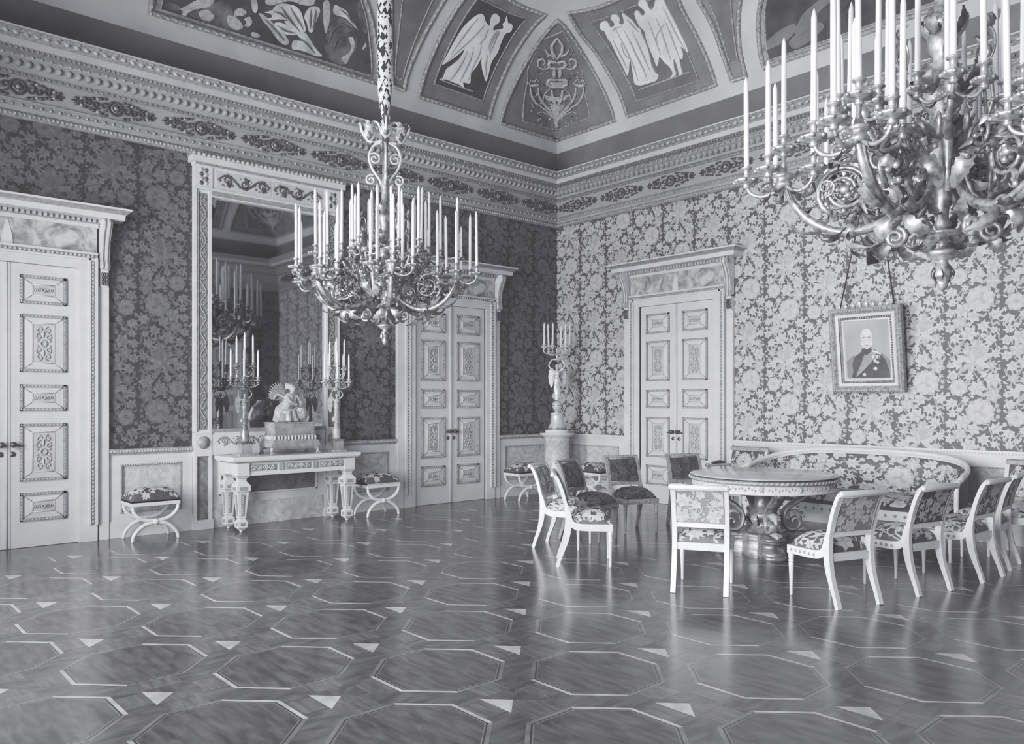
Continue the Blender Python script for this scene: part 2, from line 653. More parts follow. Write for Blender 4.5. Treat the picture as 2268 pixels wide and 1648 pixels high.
CPROF = [(0, 4.695), (.035, 4.695), (.058, 4.715), (.058, 4.75), (.035, 4.775), (.035, 4.80), (.06, 4.815), (.06, 4.845), (.09, 4.87), (.09, 4.885),
         (.06, 4.89), (.06, 5.145), (.085, 5.15), (.085, 5.175), (.115, 5.185), (.12, 5.215), (.135, 5.222), (.15, 5.245), (.19, 5.268), (.25, 5.287), (.26, 5.30),
         (.29, 5.303), (.29, 5.318), (.35, 5.322), (.35, 5.334), (.43, 5.338), (.43, 5.408), (.445, 5.412), (.455, 5.425), (.49, 5.44), (.54, 5.474), (.56, 5.48), (.56, 5.497), (0, 5.497)]
CM = [1, 3, 1, 3, 0, 0, 1, 1, 0, 0, 0, 1, 1, 1, 0, 0, 0, 0, 0, 0, 0, 1, 1, 1, 0, 2, 1, 1, 3, 3, 1, 2, 0]


def cornice(name, W, L, rich):
    mb = MB()
    sweep(mb, W, L, CPROF, CM)
    if rich:
        def row(p, z, step, r, mi, n=6, m=4, u0=None):
            u = (p if u0 is None else u0) + step * .5
            while u < L - p - step * .4:
                c = W(u, p, z)
                # r = (along, out, up)
                a = W(u + r[0], p, z)
                rx = abs(a[0] - c[0]) or r[1]
                ry = abs(a[1] - c[1]) or r[1]
                mb.ball(c, (rx, ry, r[2]), n, m, mi)
                u += step
        row(.058, 4.733, .046, (.017, .012, .019), 4, 5, 3)
        row(.068, 4.832, .092, (.016, .018, .016), 4, 6, 4)
        row(.09, 5.163, .06, (.02, .012, .012), 3, 4, 3)
        row(.175, 5.250, .098, (.034, .06, .040), 0, 8, 5)
        row(.285, 5.295, .092, (.015, .015, .017), 4, 5, 3)
        row(.385, 5.326, .05, (.016, .03, .014), 3, 4, 3)
        row(.50, 5.445, .095, (.036, .022, .026), 4, 5, 4)
        row(.53, 5.47, .19, (.03, .022, .018), 1, 5, 3)
    return struct(mb.build(name, ['plaster', 'grey', 'plasterlt', 'carved', 'ornlt']))


trims = [cornice('trim_1', W_left, LY, True), cornice('trim_2', W_right, LX, True), cornice('trim_3', W_back, LY, False), cornice('trim_4', W_front, LX, False)]

# foliage lozenges along the frieze
def frieze_mesh():
    mb = MB()
    T = 8
    mb.tube([(.075 * math.cos(2 * PI * i / 14), -.02, .075 * math.sin(2 * PI * i / 14)) for i in range(14)], .014, 5, 0, closed=True)
    mb.ball((0, -.02, 0), (.045, .022, .045), 8, 5, 1)
    for k in range(6):
        a = k * PI / 3
        mb.ball((.03 * math.cos(a), -.035, .03 * math.sin(a)), (.018, .012, .018), 5, 3, 0)
    for s in (-1, 1):
        for k in range(4):
            x = s * (.12 + .085 * k)
            h = .095 - .02 * k
            pts = spiral(x, .0, h * .62, .012, 90 * s + 40 * k, 1.1 * s * (1 if k % 2 else -1), 10)
            mb.tube([(a, -.018, b) for a, b in pts], .011, 5, 0)
            for b in (-1, 1):
                mb.ball((x + s * .03, -.014, b * h * .9), (.032, .012, .02), 5, 3, 0)
                mb.ball((x - s * .02, -.014, b * h), (.022, .011, .017), 5, 3, 1 if k % 2 else 0)
        mb.ball((s * .43, -.012, 0), (.035, .01, .013), 6, 3, 0)
    return mb


fo = frieze_mesh().build('frieze_ornament', ['ornament', 'ornlt'], trims[0])
n = 0
for W, L, tr, rz, cs in ((W_left, LY, trims[0], PI / 2, [.47 + .985 * k for k in range(11)]), (W_right, LX, trims[1], 0, [.57 + .99 * k for k in range(11)])):
    for c in cs:
        if c > L - .4:
            continue
        o = fo if n == 0 else fo.copy()
        if n:
            COL.objects.link(o)
        o.parent = tr
        o.location = W(c, .062, 5.015)
        o.rotation_euler = (0, 0, rz)
        n += 1


def dado(tn, W, L, runs, light):
    """wainscot for the stretches of wall between doors"""
    mb, rl, bb = MB(), MB(), MB()
    for a, b in runs:
        def bx(m, u0, u1, p0, p1, z0, z1, mi=0):
            c0, c1 = W(u0, p0, z0), W(u1, p1, z1)
            m.box(min(c0[0], c1[0]), max(c0[0], c1[0]), min(c0[1], c1[1]), max(c0[1], c1[1]), z0, z1, mi)
        bx(bb, a, b, .001, .05, 0.001, .17, 0)
        bx(bb, a, b, .001, .04, .17, .20, 0)
        i0, i1 = a + .13, b - .13
        bx(mb, a, b, .001, .03, .20, .28, 0)
        bx(mb, a, b, .001, .03, .86, .975, 0)
        bx(mb, a, i0, .001, .03, .28, .86, 0)
        bx(mb, i1, b, .001, .03, .28, .86, 0)
        bx(mb, i0, i1, .0012, .006, .28, .86, 1)
        for (u0, u1, z0, z1) in ((i0, i1, .845, .862), (i0, i1, .278, .295), (i0, i0 + .016, .28, .86), (i1 - .016, i1, .28, .86)):
            bx(mb, u0, u1, .006, .036, z0, z1, 2)
        u = i0 + .02
        while u < i1:
            for z in (.853, .287):
                mb.ball(W(u, .036, z), .008, 4, 3, 0)
            u += .028
        bx(rl, a, b, .001, .045, .975, 1.0, 0)
        bx(rl, a, b, .001, .06, 1.0, 1.03, 1)
        bx(rl, a, b, .001, .05, 1.03, 1.045, 0)
        u = a + .02
        while u < b:
            rl.ball(W(u, .058, 1.014), .013, 5, 3, 1)
            u += .034
    struct(mb.build('trim_%d' % tn, ['white', 'marble', 'grey']))
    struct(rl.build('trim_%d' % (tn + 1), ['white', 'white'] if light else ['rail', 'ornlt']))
    return bb


DW = 1.02
b1 = dado(5, W_left, LY, [(.0, DOOR_L2 - DW), (DOOR_L2 + DW, MIR - 1.02), (MIR + 1.02, DOOR_L1 - DW), (DOOR_L1 + DW, LY)], False)
struct(b1.build('baseboard_left', 'white'))
b2 = dado(7, W_right, LX, [(.0, DOOR_R - DW), (DOOR_R + DW, LX)], True)
struct(b2.build('baseboard_right', 'white'))
b3 = dado(9, W_back, LY, [(.0, DOOR_B - DW), (DOOR_B + DW, LY)], False)
struct(b3.build('baseboard_back', 'white'))


# ------------------------------------------------------------------ vaulted ceiling with painted coffers
P0, ZV, VA, VB = .16, 5.97, 5.2, 2.7
T4 = math.sin(math.radians(4))


def section(th):
    s = math.sin(math.radians(th))
    p = P0 + VA * (1 - math.cos(math.radians(th)))
    r = max(0., 2.4 * (s - T4))
    return p, ZV + VB * s, min(r, .9 * max(.02, LY / 2 - p))


def surf0(q, th):
    p, z, r = section(th)
    if q < -1:
        return Vector((p, -(p + r - 1 - q), z))
    if q > 1:
        return Vector((p + r + q - 1, -p, z))
    a = (q + 1) * PI / 4
    return Vector((p + r - r * math.cos(a), -(p + r - r * math.sin(a)), z))


def surf(q, th, d=0.):
    c = surf0(q, th)
    if not d:
        return tuple(c)
    e = surf0(q + .01, th) - surf0(q - .01, th)
    f = surf0(q, th + .2) - surf0(q, th - .2)
    nrm = f.cross(e)
    nrm.normalize()
    if nrm.dot(Vector((5.5, -5.4, 4)) - c) < 0:
        nrm = -nrm
    return tuple(c + nrm * d)


def on_vault(X):
    """vault coordinates of the surface point level with X"""
    th = math.degrees(math.asin(min(1, max(0, (X.z - ZV) / VB))))
    p, z, r = section(th)
    x, y = X.x, -X.y
    if x < p + r and y < p + r:
        return (math.atan2(p + r - y, p + r - x) / (PI / 4) - 1, th)
    if x - p < y - p:
        return (-1 - (y - p - r), th)
    return (1 + (x - p - r), th)


def ring(p, z, r, n=24):
    out = []
    for (cx, cy, sx, sy, fl) in ((0, 0, 1, -1, 0), (LX, 0, -1, -1, 1), (LX, -LY, -1, 1, 0), (0, -LY, 1, 1, 1)):
        a = []
        for k in range(n + 1):
            t = k / n * PI / 2
            a.append((cx + sx * (p + r - r * math.cos(t)), cy + sy * (p + r - r * math.sin(t)), z))
        out += a[::-1] if fl else a
    return out


mb = MB()
levels = [(.02, 5.46, 0), (.10, 5.48, 0), (.13, 5.72, 0), (P0, ZV, 0)] + [section(t) for t in list(range(2, 46)) + [48, 52, 56, 60, 66, 72, 78, 84, 88]]
rings = [ring(*l) for l in levels]
N = len(rings[0])
v = [p for r_ in rings for p in r_]
fd, fl = [], []
for k in range(len(rings) - 1):
    for i in range(N):
        j = (i + 1) % N
        (fd if k < 3 else fl).append((k * N + i, k * N + j, (k + 1) * N + j, (k + 1) * N + i))
fl.append(tuple(range((len(rings) - 1) * N, len(rings) * N)))
mb.add(v, fd, 1)
o = len(mb.f)
mb.add(v, fl, 0, False)
ceiling = struct(mb.build('ceiling', ['plasterlt', 'plasterdk']))

CD = {
'triL':[(-2.292,4.80),(-1.879,11.48),(-1.384,18.28),(-0.742,25.32),(-0.298,30.56),(0.003,34.24)],
'triR':[(2.310,4.81),(1.720,13.78),(1.082,22.08),(0.462,28.34),(0.150,32.73),(0.011,34.23)],
'trLL':[(-3.910,5.16),(-3.375,13.66),(-2.786,21.62),(-2.239,28.24),(-1.811,32.88),(-1.248,38.59)],
'trLR':[(-2.525,5.13),(-2.030,13.15),(-1.356,22.44),(-0.664,30.01),(-0.391,33.20),(-0.193,35.26)],
'trRL':[(2.579,4.72),(2.157,11.51),(1.734,17.14),(1.115,24.66),(0.444,31.20),(0.188,35.55)],
'trRR':[(4.228,4.96),(3.883,10.43),(3.324,18.16),(2.755,25.23),(2.428,29.33),(1.950,35.31)],
'vLL':[(-4.349,5.82),(-4.133,10.87),(-3.865,16.59),(-3.609,21.86),(-3.358,26.77),(-3.121,31.32)],
'vLR':[(-4.157,5.67),(-3.816,11.38),(-3.226,19.43),(-2.625,26.74),(-2.221,31.28),(-1.717,36.90)],
'vRL':[(4.517,4.58),(4.009,12.38),(3.454,20.34),(2.866,27.41),(2.557,30.93),(2.306,33.76)],
'vRR':[(4.743,4.41),(4.329,11.45),(3.948,18.60),(3.721,23.61),(3.606,26.27),(3.531,28.32)],
'luLR':[(-4.620,5.31),(-4.353,11.10),(-4.029,19.18),(-3.868,24.71),(-3.740,29.51),(-3.765,32.68)],
'luRL':[(4.996,5.06),(4.657,10.98),(4.303,17.85),(4.145,21.68),(4.060,24.91),(4.031,28.03)],
'angL':[(-1.466,31.84),(-1.573,31.42),(-1.777,29.82),(-2.044,27.33),(-2.313,24.35),(-2.614,20.71),(-2.868,17.61),(-2.977,16.22),(-2.734,18.13),(-2.439,20.70),(-2.262,22.35),(-2.317,21.40),(-2.505,19.27),(-2.735,17.17),(-2.926,15.44),(-3.106,12.96),(-3.215,12.01),(-3.081,12.55),(-2.907,12.45),(-2.819,12.40),(-2.744,12.02),(-2.707,13.36),(-2.547,13.85),(-2.406,16.46),(-2.171,19.11),(-1.940,21.91),(-2.005,20.47),(-2.075,18.48),(-2.108,16.84),(-2.118,15.97),(-1.976,18.11),(-1.818,20.70),(-1.710,22.20),(-1.562,23.82),(-1.457,25.15),(-1.330,27.01),(-1.166,29.18),(-1.088,29.91),(-0.949,30.79),(-0.855,32.09),(-0.893,32.41),(-0.949,32.30),(-0.920,33.58),(-1.016,32.22),(-1.092,31.50),(-1.115,30.67),(-1.224,30.05),(-1.382,29.34),(-1.312,30.41),(-1.187,31.46),(-1.109,32.48),(-1.120,33.06),(-1.175,33.09),(-1.261,32.42),(-1.339,31.40),(-1.420,30.04),(-1.477,30.56)],
'angLbase':[(-3.209,12.14),(-2.549,11.97),(-2.578,11.59),(-3.226,11.87)],
'angLf':[(-1.318,29.47),(-1.246,29.53),(-1.397,27.65),(-1.563,25.44),(-1.681,24.07),(-1.675,25.02),(-1.536,27.12)],
'ang1':[(0.905,32.33),(0.828,32.25),(0.846,31.50),(0.911,30.68),(1.015,30.11),(1.165,28.12),(1.271,26.97),(1.462,24.53),(1.700,21.47),(1.923,18.58),(2.059,16.81),(2.049,17.75),(1.982,19.51),(1.967,20.35),(2.087,18.29),(2.210,16.17),(2.341,13.86),(2.434,13.04),(2.553,12.47),(2.724,12.32),(2.831,12.27),(2.828,13.42),(2.710,14.63),(2.531,16.98),(2.421,18.80),(2.291,20.85),(2.174,22.62),(1.954,25.50),(1.852,26.96),(1.772,27.56),(1.613,29.32),(1.436,30.90),(1.273,32.24),(1.358,30.90),(1.409,29.85),(1.374,29.80),(1.301,30.31),(1.284,31.04),(1.205,32.04),(1.108,32.72),(1.040,32.81),(1.051,32.19),(1.162,31.09),(1.201,30.39),(1.132,30.26),(1.016,31.67)],
'ang2':[(1.568,31.34),(1.574,30.80),(1.647,29.76),(1.772,28.15),(1.907,26.73),(2.002,25.81),(2.093,24.21),(2.219,22.43),(2.488,18.70),(2.671,16.15),(2.658,17.11),(2.620,18.32),(2.806,16.37),(3.004,14.35),(3.134,12.59),(3.131,11.58),(3.176,11.55),(3.225,11.98),(3.091,13.97),(2.983,16.27),(3.143,14.13),(3.301,11.54),(3.360,11.39),(3.289,12.70),(3.202,14.06),(3.110,15.81),(3.176,15.33),(3.119,16.80),(2.988,18.75),(3.101,17.71),(3.233,16.48),(3.056,18.99),(2.804,22.19),(2.547,25.48),(2.276,28.75),(2.129,30.62),(2.042,31.61),(1.924,31.81),(1.942,30.81),(1.932,29.99),(1.850,30.66),(1.779,31.67),(1.710,32.43),(1.633,32.99),(1.557,33.16),(1.589,32.25),(1.766,30.62),(1.811,29.71),(1.750,29.80),(1.647,30.94)],
'angRbase':[(2.493,11.72),(3.468,11.46),(3.495,11.15),(2.516,11.41)],
'ang2f':[(2.307,23.56),(2.320,25.13),(2.350,25.76),(2.374,25.54),(2.351,24.83),(2.340,23.42),(2.459,21.22),(2.437,21.31)],
'ang1f':[(1.544,25.47),(1.712,22.93),(1.900,21.01),(1.903,21.15),(1.725,23.06),(1.579,25.32)],
'o1a':[(0.006,26.35),(-0.097,27.85),(-0.109,29.30),(0.005,30.89)],
'o1b':[(0.006,26.35),(0.109,27.80),(0.119,29.24),(0.005,30.89)],
'o2a':[(0.006,26.73),(-0.193,27.46),(-0.256,28.52)],
'o2b':[(0.006,26.73),(0.205,27.36),(0.268,28.38)],
'o3a':[(-0.156,24.63),(-0.342,23.95),(-0.494,24.38),(-0.455,25.94),(-0.322,26.45),(-0.273,25.54),(-0.369,24.89)],
'o3b':[(0.170,24.55),(0.359,23.79),(0.513,24.14),(0.472,25.71),(0.336,26.28),(0.288,25.40),(0.386,24.71)],
'o4a':[(0.006,25.59),(-0.146,25.98),(-0.215,25.19),(-0.158,24.43),(0.007,24.24)],
'o4b':[(0.006,25.59),(0.159,25.90),(0.229,25.08),(0.172,24.36),(0.007,24.24)],
'o5a':[(-0.073,24.05),(-0.071,22.05)],
'o5b':[(0.086,24.02),(0.087,22.02)],
'o6a':[(0.008,21.64),(-0.261,21.60),(-0.318,20.54),(-0.204,19.97),(0.009,19.77)],
'o6b':[(0.008,21.64),(0.279,21.49),(0.337,20.42),(0.223,19.89),(0.009,19.77)],
'o7a':[(-0.186,19.13),(-0.177,17.40),(-0.088,15.63),(0.013,14.71)],
'o7b':[(0.206,19.06),(0.200,17.34),(0.113,15.60),(0.013,14.71)],
'o8a':[(-0.210,19.54),(-0.462,18.12),(-0.678,15.98),(-0.620,14.04),(-0.258,13.31)],
'o8b':[(0.229,19.46),(0.488,17.96),(0.717,15.78),(0.663,13.88),(0.292,13.24)],
'o9a':[(-0.612,20.07),(-1.049,19.08)],
'o9b':[(0.639,19.83),(1.075,18.69)],
'o10a':[(-1.046,18.70),(-1.113,16.63),(-1.099,14.59),(-0.852,13.83)],
'o10b':[(1.071,18.32),(1.138,16.26),(1.124,14.26),(0.912,13.60)],
'o11a':[(-0.675,19.37),(-0.795,17.34),(-0.741,15.70),(-0.467,14.14),(-0.078,11.43)],
'o11b':[(0.707,19.12),(0.838,17.08),(0.785,15.48),(0.504,14.02),(0.118,11.41)],
'o12a':[(-0.852,13.83),(-0.478,12.99),(-0.078,11.43),(0.025,9.96)],
'o12b':[(0.912,13.60),(0.519,12.87),(0.118,11.41),(0.025,9.96)],
'o13a':[(-0.201,11.42),(-0.567,12.47),(-1.040,12.64),(-1.192,11.41)],
'o13b':[(0.243,11.37),(0.615,12.34),(1.063,12.38),(1.217,11.10)],
'o14a':[(-1.053,19.47),(-0.889,20.85),(-0.783,20.43),(-0.643,21.44),(-0.563,20.53)],
'o14b':[(1.079,19.06),(0.930,20.49),(0.818,20.13),(0.670,21.18),(0.588,20.31)],
'p_leg':[(-7.277,8.37),(-7.272,7.81),(-7.344,6.86),(-7.281,7.06),(-7.167,8.30),(-6.987,9.73),(-6.781,11.07),(-6.630,12.89),(-6.700,13.12),(-6.967,11.16),(-7.173,9.25)],
'p_drape':[(-5.923,13.96),(-5.759,15.07),(-5.679,15.98),(-5.540,17.15),(-5.385,17.73),(-5.275,17.73),(-5.259,16.84),(-5.311,15.25),(-5.390,13.08),(-5.513,11.92),(-5.698,10.80),(-5.860,10.40),(-5.906,11.03),(-5.879,12.18),(-5.766,12.88),(-5.672,12.88),(-5.672,13.49),(-5.598,14.01),(-5.746,13.56),(-5.878,12.78),(-5.944,12.69),(-5.839,13.55),(-5.838,14.14)],
'p_drape2':[(-5.176,17.19),(-5.027,18.78),(-4.894,19.44),(-4.877,18.85),(-4.998,17.17),(-5.155,15.11),(-5.284,13.22),(-5.341,13.09),(-5.275,15.00),(-5.263,15.85)],
'p_foot':[(-5.745,9.52),(-5.546,10.29),(-5.602,11.11),(-5.437,12.46),(-5.422,11.47),(-5.425,9.71),(-5.409,8.66),(-5.393,7.93),(-5.535,7.43),(-5.626,7.60),(-5.757,7.59),(-5.866,7.33)],
'p_cloth':[(-4.534,21.23),(-4.451,21.19),(-4.372,20.76),(-4.375,19.39),(-4.366,17.51),(-4.400,17.88),(-4.463,19.02),(-4.525,19.16),(-4.659,19.18)],
'p_staff':[(-6.028,13.40),(-5.937,13.12),(-5.886,11.74),(-5.826,10.13),(-5.846,8.75),(-5.940,7.78),(-6.013,8.22),(-6.025,10.51),(-6.049,11.82)],
'p_arm':[(-5.998,15.90),(-5.915,16.08),(-6.001,14.20),(-6.086,13.14),(-6.108,13.43),(-6.054,14.72)],
'p_head1':[(-6.396,12.24),(-6.275,13.17),(-6.233,12.59),(-6.330,11.56),(-6.450,10.92),(-6.539,10.02),(-6.455,11.40)],
'p_head2':[(-6.351,10.88),(-6.229,11.82),(-6.256,10.70),(-6.367,9.38),(-6.430,9.30),(-6.352,10.27)],
'p_bush':[(-7.193,7.79),(-6.916,10.06),(-6.533,13.14),(-6.439,12.24),(-6.560,9.32),(-6.488,8.41),(-6.707,7.20),(-6.870,7.07),(-7.058,7.21)],
'p_shield':[(-5.090,13.11),(-4.717,17.76),(-4.485,18.93),(-4.440,17.10),(-4.570,13.80),(-4.819,10.51),(-5.063,7.60),(-5.233,7.35),(-5.295,8.93)],
'p_shield2':[(-4.667,14.68),(-4.565,15.32),(-4.615,13.61),(-4.842,10.42),(-5.034,7.85),(-5.046,9.09),(-4.859,10.80),(-4.709,12.77)],
'p_top':[(-5.758,16.76),(-5.441,18.69),(-5.150,19.75),(-4.826,21.30),(-4.912,20.02),(-5.167,18.57),(-5.223,18.70),(-5.393,18.16),(-5.739,16.01)],
'p_back':[(-4.713,21.59),(-4.457,22.66),(-4.560,20.74),(-4.896,15.60),(-5.316,8.84),(-5.176,12.74),(-4.849,17.80)],
'fold_a':[(-2.209,22.28),(-2.491,18.60),(-2.834,14.54),(-3.014,12.55)],
'fold_b':[(-2.035,23.64),(-2.271,19.93),(-2.601,15.71),(-2.783,13.20)],
'fold_c':[(-1.793,25.47),(-1.972,22.50),(-2.296,18.38),(-2.574,14.27)],
'fold_d':[(-1.526,29.95),(-1.730,27.90),(-2.121,24.21),(-2.466,21.06),(-2.869,17.13)],
'fold_e':[(-1.633,30.58),(-1.949,27.48),(-2.297,23.75),(-2.667,19.58)],
'fold_f':[(-1.489,29.25),(-1.702,26.48),(-1.900,24.61)],
'fold_g':[(-1.789,22.96),(-1.961,20.15),(-2.066,17.26)],
'fold_h':[(-1.329,29.22),(-1.436,27.27),(-1.643,24.68),(-1.733,23.18)],
'fold_i':[(1.282,29.37),(1.529,26.24),(1.827,22.45),(2.156,17.99),(2.405,14.11)],
'fold_j':[(1.463,28.61),(1.785,24.63),(2.140,19.99),(2.451,15.94),(2.633,13.13)],
'fold_k':[(1.683,27.34),(1.975,23.65),(2.298,19.32),(2.587,15.36)],
'fold_l':[(1.322,27.11),(1.662,22.76),(1.971,18.77)],
'fold_m':[(1.943,28.25),(2.176,25.07),(2.417,21.76),(2.631,18.65)],
'fold_n':[(2.117,27.83),(2.341,24.87),(2.654,20.38),(2.936,16.19)],
'fold_o':[(2.327,26.60),(2.594,23.10),(2.889,19.00),(3.150,15.26)],
'fold_p':[(2.153,29.59),(2.514,25.13),(2.888,20.43),(3.154,17.29)],
'fold_q':[(1.453,30.49),(1.649,28.50),(1.848,26.47)],
'fold_r':[(1.390,29.43),(1.264,29.79),(1.208,29.34)],
'line_a':[(-5.560,16.50),(-5.572,15.11),(-5.557,13.59),(-5.520,12.10)],
'line_b':[(-5.398,17.20),(-5.422,15.56),(-5.426,13.95),(-5.431,12.90)],
'line_c':[(-5.752,14.90),(-5.659,14.92),(-5.605,14.18)],
'line_d':[(-5.866,11.83),(-5.772,11.21),(-5.616,11.47)],
'line_e':[(-5.032,18.38),(-5.159,16.29),(-5.293,13.71)],
'line_f':[(-4.948,18.74),(-5.088,16.40),(-5.251,13.89)],
'line_g':[(-5.608,10.66),(-5.545,9.63),(-5.507,8.01)],
'line_h':[(-4.477,20.71),(-4.411,20.02),(-4.396,18.30)],
'line_i':[(-7.262,7.45),(-7.106,8.98),(-6.864,11.07),(-6.667,12.72)],
'line_j':[(-6.003,12.43),(-5.959,10.59),(-5.913,8.66)],
'line_k':[(-5.142,11.38),(-4.880,15.26),(-4.626,17.55),(-4.502,17.25)],
'line_l':[(-5.152,9.78),(-4.901,13.49),(-4.698,14.77)],
'patch_a':[(-6.745,11.23),(-6.546,12.89),(-6.461,12.90),(-6.604,10.72),(-6.764,9.79)],
'patch_b':[(-6.593,10.37),(-6.470,10.54),(-6.462,8.95),(-6.614,7.63),(-6.692,8.10)],
'patch_c':[(-7.026,8.96),(-6.857,10.14),(-6.826,9.10),(-6.950,7.72),(-7.050,7.66)],
'patch_d':[(-6.376,8.30),(-6.293,8.46),(-6.294,7.82),(-6.384,7.19),(-6.425,7.44)],
'patch_e':[(-6.857,7.33),(-6.741,7.98),(-6.718,7.56),(-6.811,6.82)],
'patch_f':[(-4.722,20.82),(-4.602,21.50),(-4.763,18.16),(-5.050,13.91),(-4.932,16.86)],
'patch_g':[(-4.498,13.44),(-4.362,15.10),(-4.391,14.32),(-4.514,12.93)],
'patch_h':[(-5.197,19.18),(-4.936,20.47),(-4.904,19.87),(-5.055,18.85),(-5.174,18.72)],
'patch_i':[(-7.499,8.46),(-7.325,9.10),(-7.260,8.84),(-7.328,7.74),(-7.440,7.59)],
'patch_j':[(-4.023,24.07),(-3.988,23.10),(-4.077,20.01),(-4.254,17.24),(-4.258,19.27)],
}


def samp(l, t):
    x = t * (len(l) - 1)
    i = min(int(x), len(l) - 2)
    f = x - i
    return (l[i][0] + (l[i + 1][0] - l[i][0]) * f, l[i][1] + (l[i + 1][1] - l[i][1]) * f)


def coffer(name, Lc, Rc, mats, d=.006, ins=(.10, .09), framed=True, tip=False, beads=True):
    """field between two edge curves (bottom to top), with its moulded frame"""
    L3 = [Vector(p) for p in smooth_path([surf0(*p) for p in Lc], 4)]
    R3 = [Vector(p) for p in smooth_path([surf0(*p) for p in Rc], 4)]

    def along(l, t):
        x = min(max(t, 0), 1) * (len(l) - 1)
        i = min(int(x), len(l) - 2)
        return l[i].lerp(l[i + 1], x - i)

    def at(a, b):
        if abs(a - .5) < 1e-6 and b >= 1 - 1e-6:
            return on_vault(along(L3, 1).lerp(along(R3, 1), .5))
        if tip:
            p, q = on_vault(along(L3, b)), on_vault(along(R3, b))
            return (p[0] + (q[0] - p[0]) * a, p[1] + (q[1] - p[1]) * a)
        return on_vault(along(L3, b).lerp(along(R3, b), a))
    mb = MB()
    mb.grid(lambda a, b: surf(*at(a, b), d), 24, 24, 0)
    ia, ib = ins
    tb = ib * (2.2 if tip else 1)
    mb.grid(lambda a, b: surf(*at(ia + (1 - 2 * ia) * a, ib + (1 - ib - tb) * b), d + .006), 24, 24, 1)
    f = mb.build(name, mats, ceiling)

    def loop(m, mt, mtop):
        n = 16
        pts = [at(m, mt + (1 - mt - mtop) * i / n) for i in range(n)]
        pts += [at(m + (1 - 2 * m) * i / n, 1 - mtop) for i in range(n)] if not (tip and m == 0) else [at(.5, 1)]
        pts += [at(1 - m, 1 - mtop - (1 - mt - mtop) * i / n) for i in range(n)]
        pts += [at(1 - m - (1 - 2 * m) * i / n, mt) for i in range(n)]
        return pts
    fr = MB()
    for m, mt, mtp, r in ((0, 0, 0, .034), (ia, ib, tb, .014)):
        pts = loop(m, mt, mtp)
        P = [surf(*p, .012) for p in pts]
        fr.tube(P, r, 6, 0, closed=True, up=[tuple(Vector(surf(*p, .1)) - Vector(surf(*p))) for p in pts])
        if m == 0 and beads:
            # leaf beading that runs on the outer frame
            for i in range(len(P)):
                a, b = Vector(P[i]), Vector(P[(i + 1) % len(P)])
                k = max(1, int((b - a).length / .085))
                for j in range(k):
                    c = a.lerp(b, j / k)
                    nn = (Vector((5.5, -5.4, 3)) - c).normalized() * .03
                    dr = (b - a).normalized()
                    fr.tube([c + nn - dr * .028, c + nn, c + nn + dr * .028], [.006, .016, .006], 5, 1)
    fr.build('coffer_frame', ['carved', 'ornlt'], f)
    return f


def mirror_left(l):
    out = []
    for q, th in l:
        p, z, r = section(th)
        u = p + r - 1 - q
        out.append((p + r - 1 - (2 * MIR - u), th))
    return out


def mirror_right(l):
    out = []
    for q, th in l:
        p, z, r = section(th)
        u = q - 1 + p + r
        out.append((LX - u + 1 - p - r, th))
    return out


def centre_q(u, th, left):
    p, z, r = section(th)
    return (p + r - 1 - u, th) if left else (u + 1 - p - r, th)


def relief(pts, d0, d1, mi, mb, soft=True):
    if soft and len(pts) > 4:
        # round the outline: closed Catmull-Rom, two steps per edge
        n, out = len(pts), []
        for i in range(n):
            p0, p1, p2, p3 = pts[i - 1], pts[i], pts[(i + 1) % n], pts[(i + 2) % n]
            out.append(p1)
            for t in (.33, .67):
                out.append(tuple(p1[k] + .5 * t * ((p2[k] - p0[k]) * (1 - t) ** 2 * 1.0) + (p2[k] - p1[k]) * t * t * (3 - 2 * t) + .5 * (p3[k] - p1[k]) * t * t * (t - 1) for k in (0, 1)))
        pts = out
    mb.prism(pts, d0, d1, lambda a, b, d: surf(a, b, d), mi)


tri = coffer('corner_coffer', CD['triL'], CD['triR'], ['band', 'fieldmid'], tip=True, ins=(.11, .10))
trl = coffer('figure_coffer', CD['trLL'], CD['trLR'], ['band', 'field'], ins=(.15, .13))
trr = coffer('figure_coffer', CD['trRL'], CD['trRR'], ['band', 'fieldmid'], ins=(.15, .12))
vl = coffer('wedge_coffer', CD['vLL'], CD['vLR'], ['band', 'fieldmid'], ins=(.22, .12))
vr = coffer('wedge_coffer', CD['vRL'], CD['vRR'], ['band', 'fieldmid'], ins=(.22, .14))
lR = CD['luLR'] + [centre_q(MIR, 35.5, True)]
lL = mirror_left(lR)
lun = coffer('lunette_painting', lL, lR, ['grey', 'frescodk'], ins=(.035, .055))
rL = CD['luRL'] + [centre_q(LX / 2, 35.5, False)]
rR = mirror_right(rL)
lunr = coffer('lunette_painting', rL, rR, ['grey', 'frescodk'], ins=(.035, .055))
# painted winged figures
for f, keys in ((trl, (('angLbase', .004, 1), ('angL', .02, 0), ('angLf', .026, 1))), (trr, (('angRbase', .004, 1), ('ang1', .02, 0), ('ang2', .022, 0), ('ang1f', .026, 1), ('ang2f', .027, 1)))):
    mb = MB()
    for k, d, mi in keys:
        relief(CD[k], .008, .012 + d, mi, mb)
    for c in ('abcdefgh' if f is trl else 'ijklmnopqr'):
        P = [surf(*samp(CD['fold_' + c], t / 10), .036) for t in range(11)]
        mb.tube(P, [.004 + .009 * math.sin(PI * t / 10) for t in range(11)], 5, 1)
    mb.build('winged_figure', ['relief', 'reliefdk'], f)
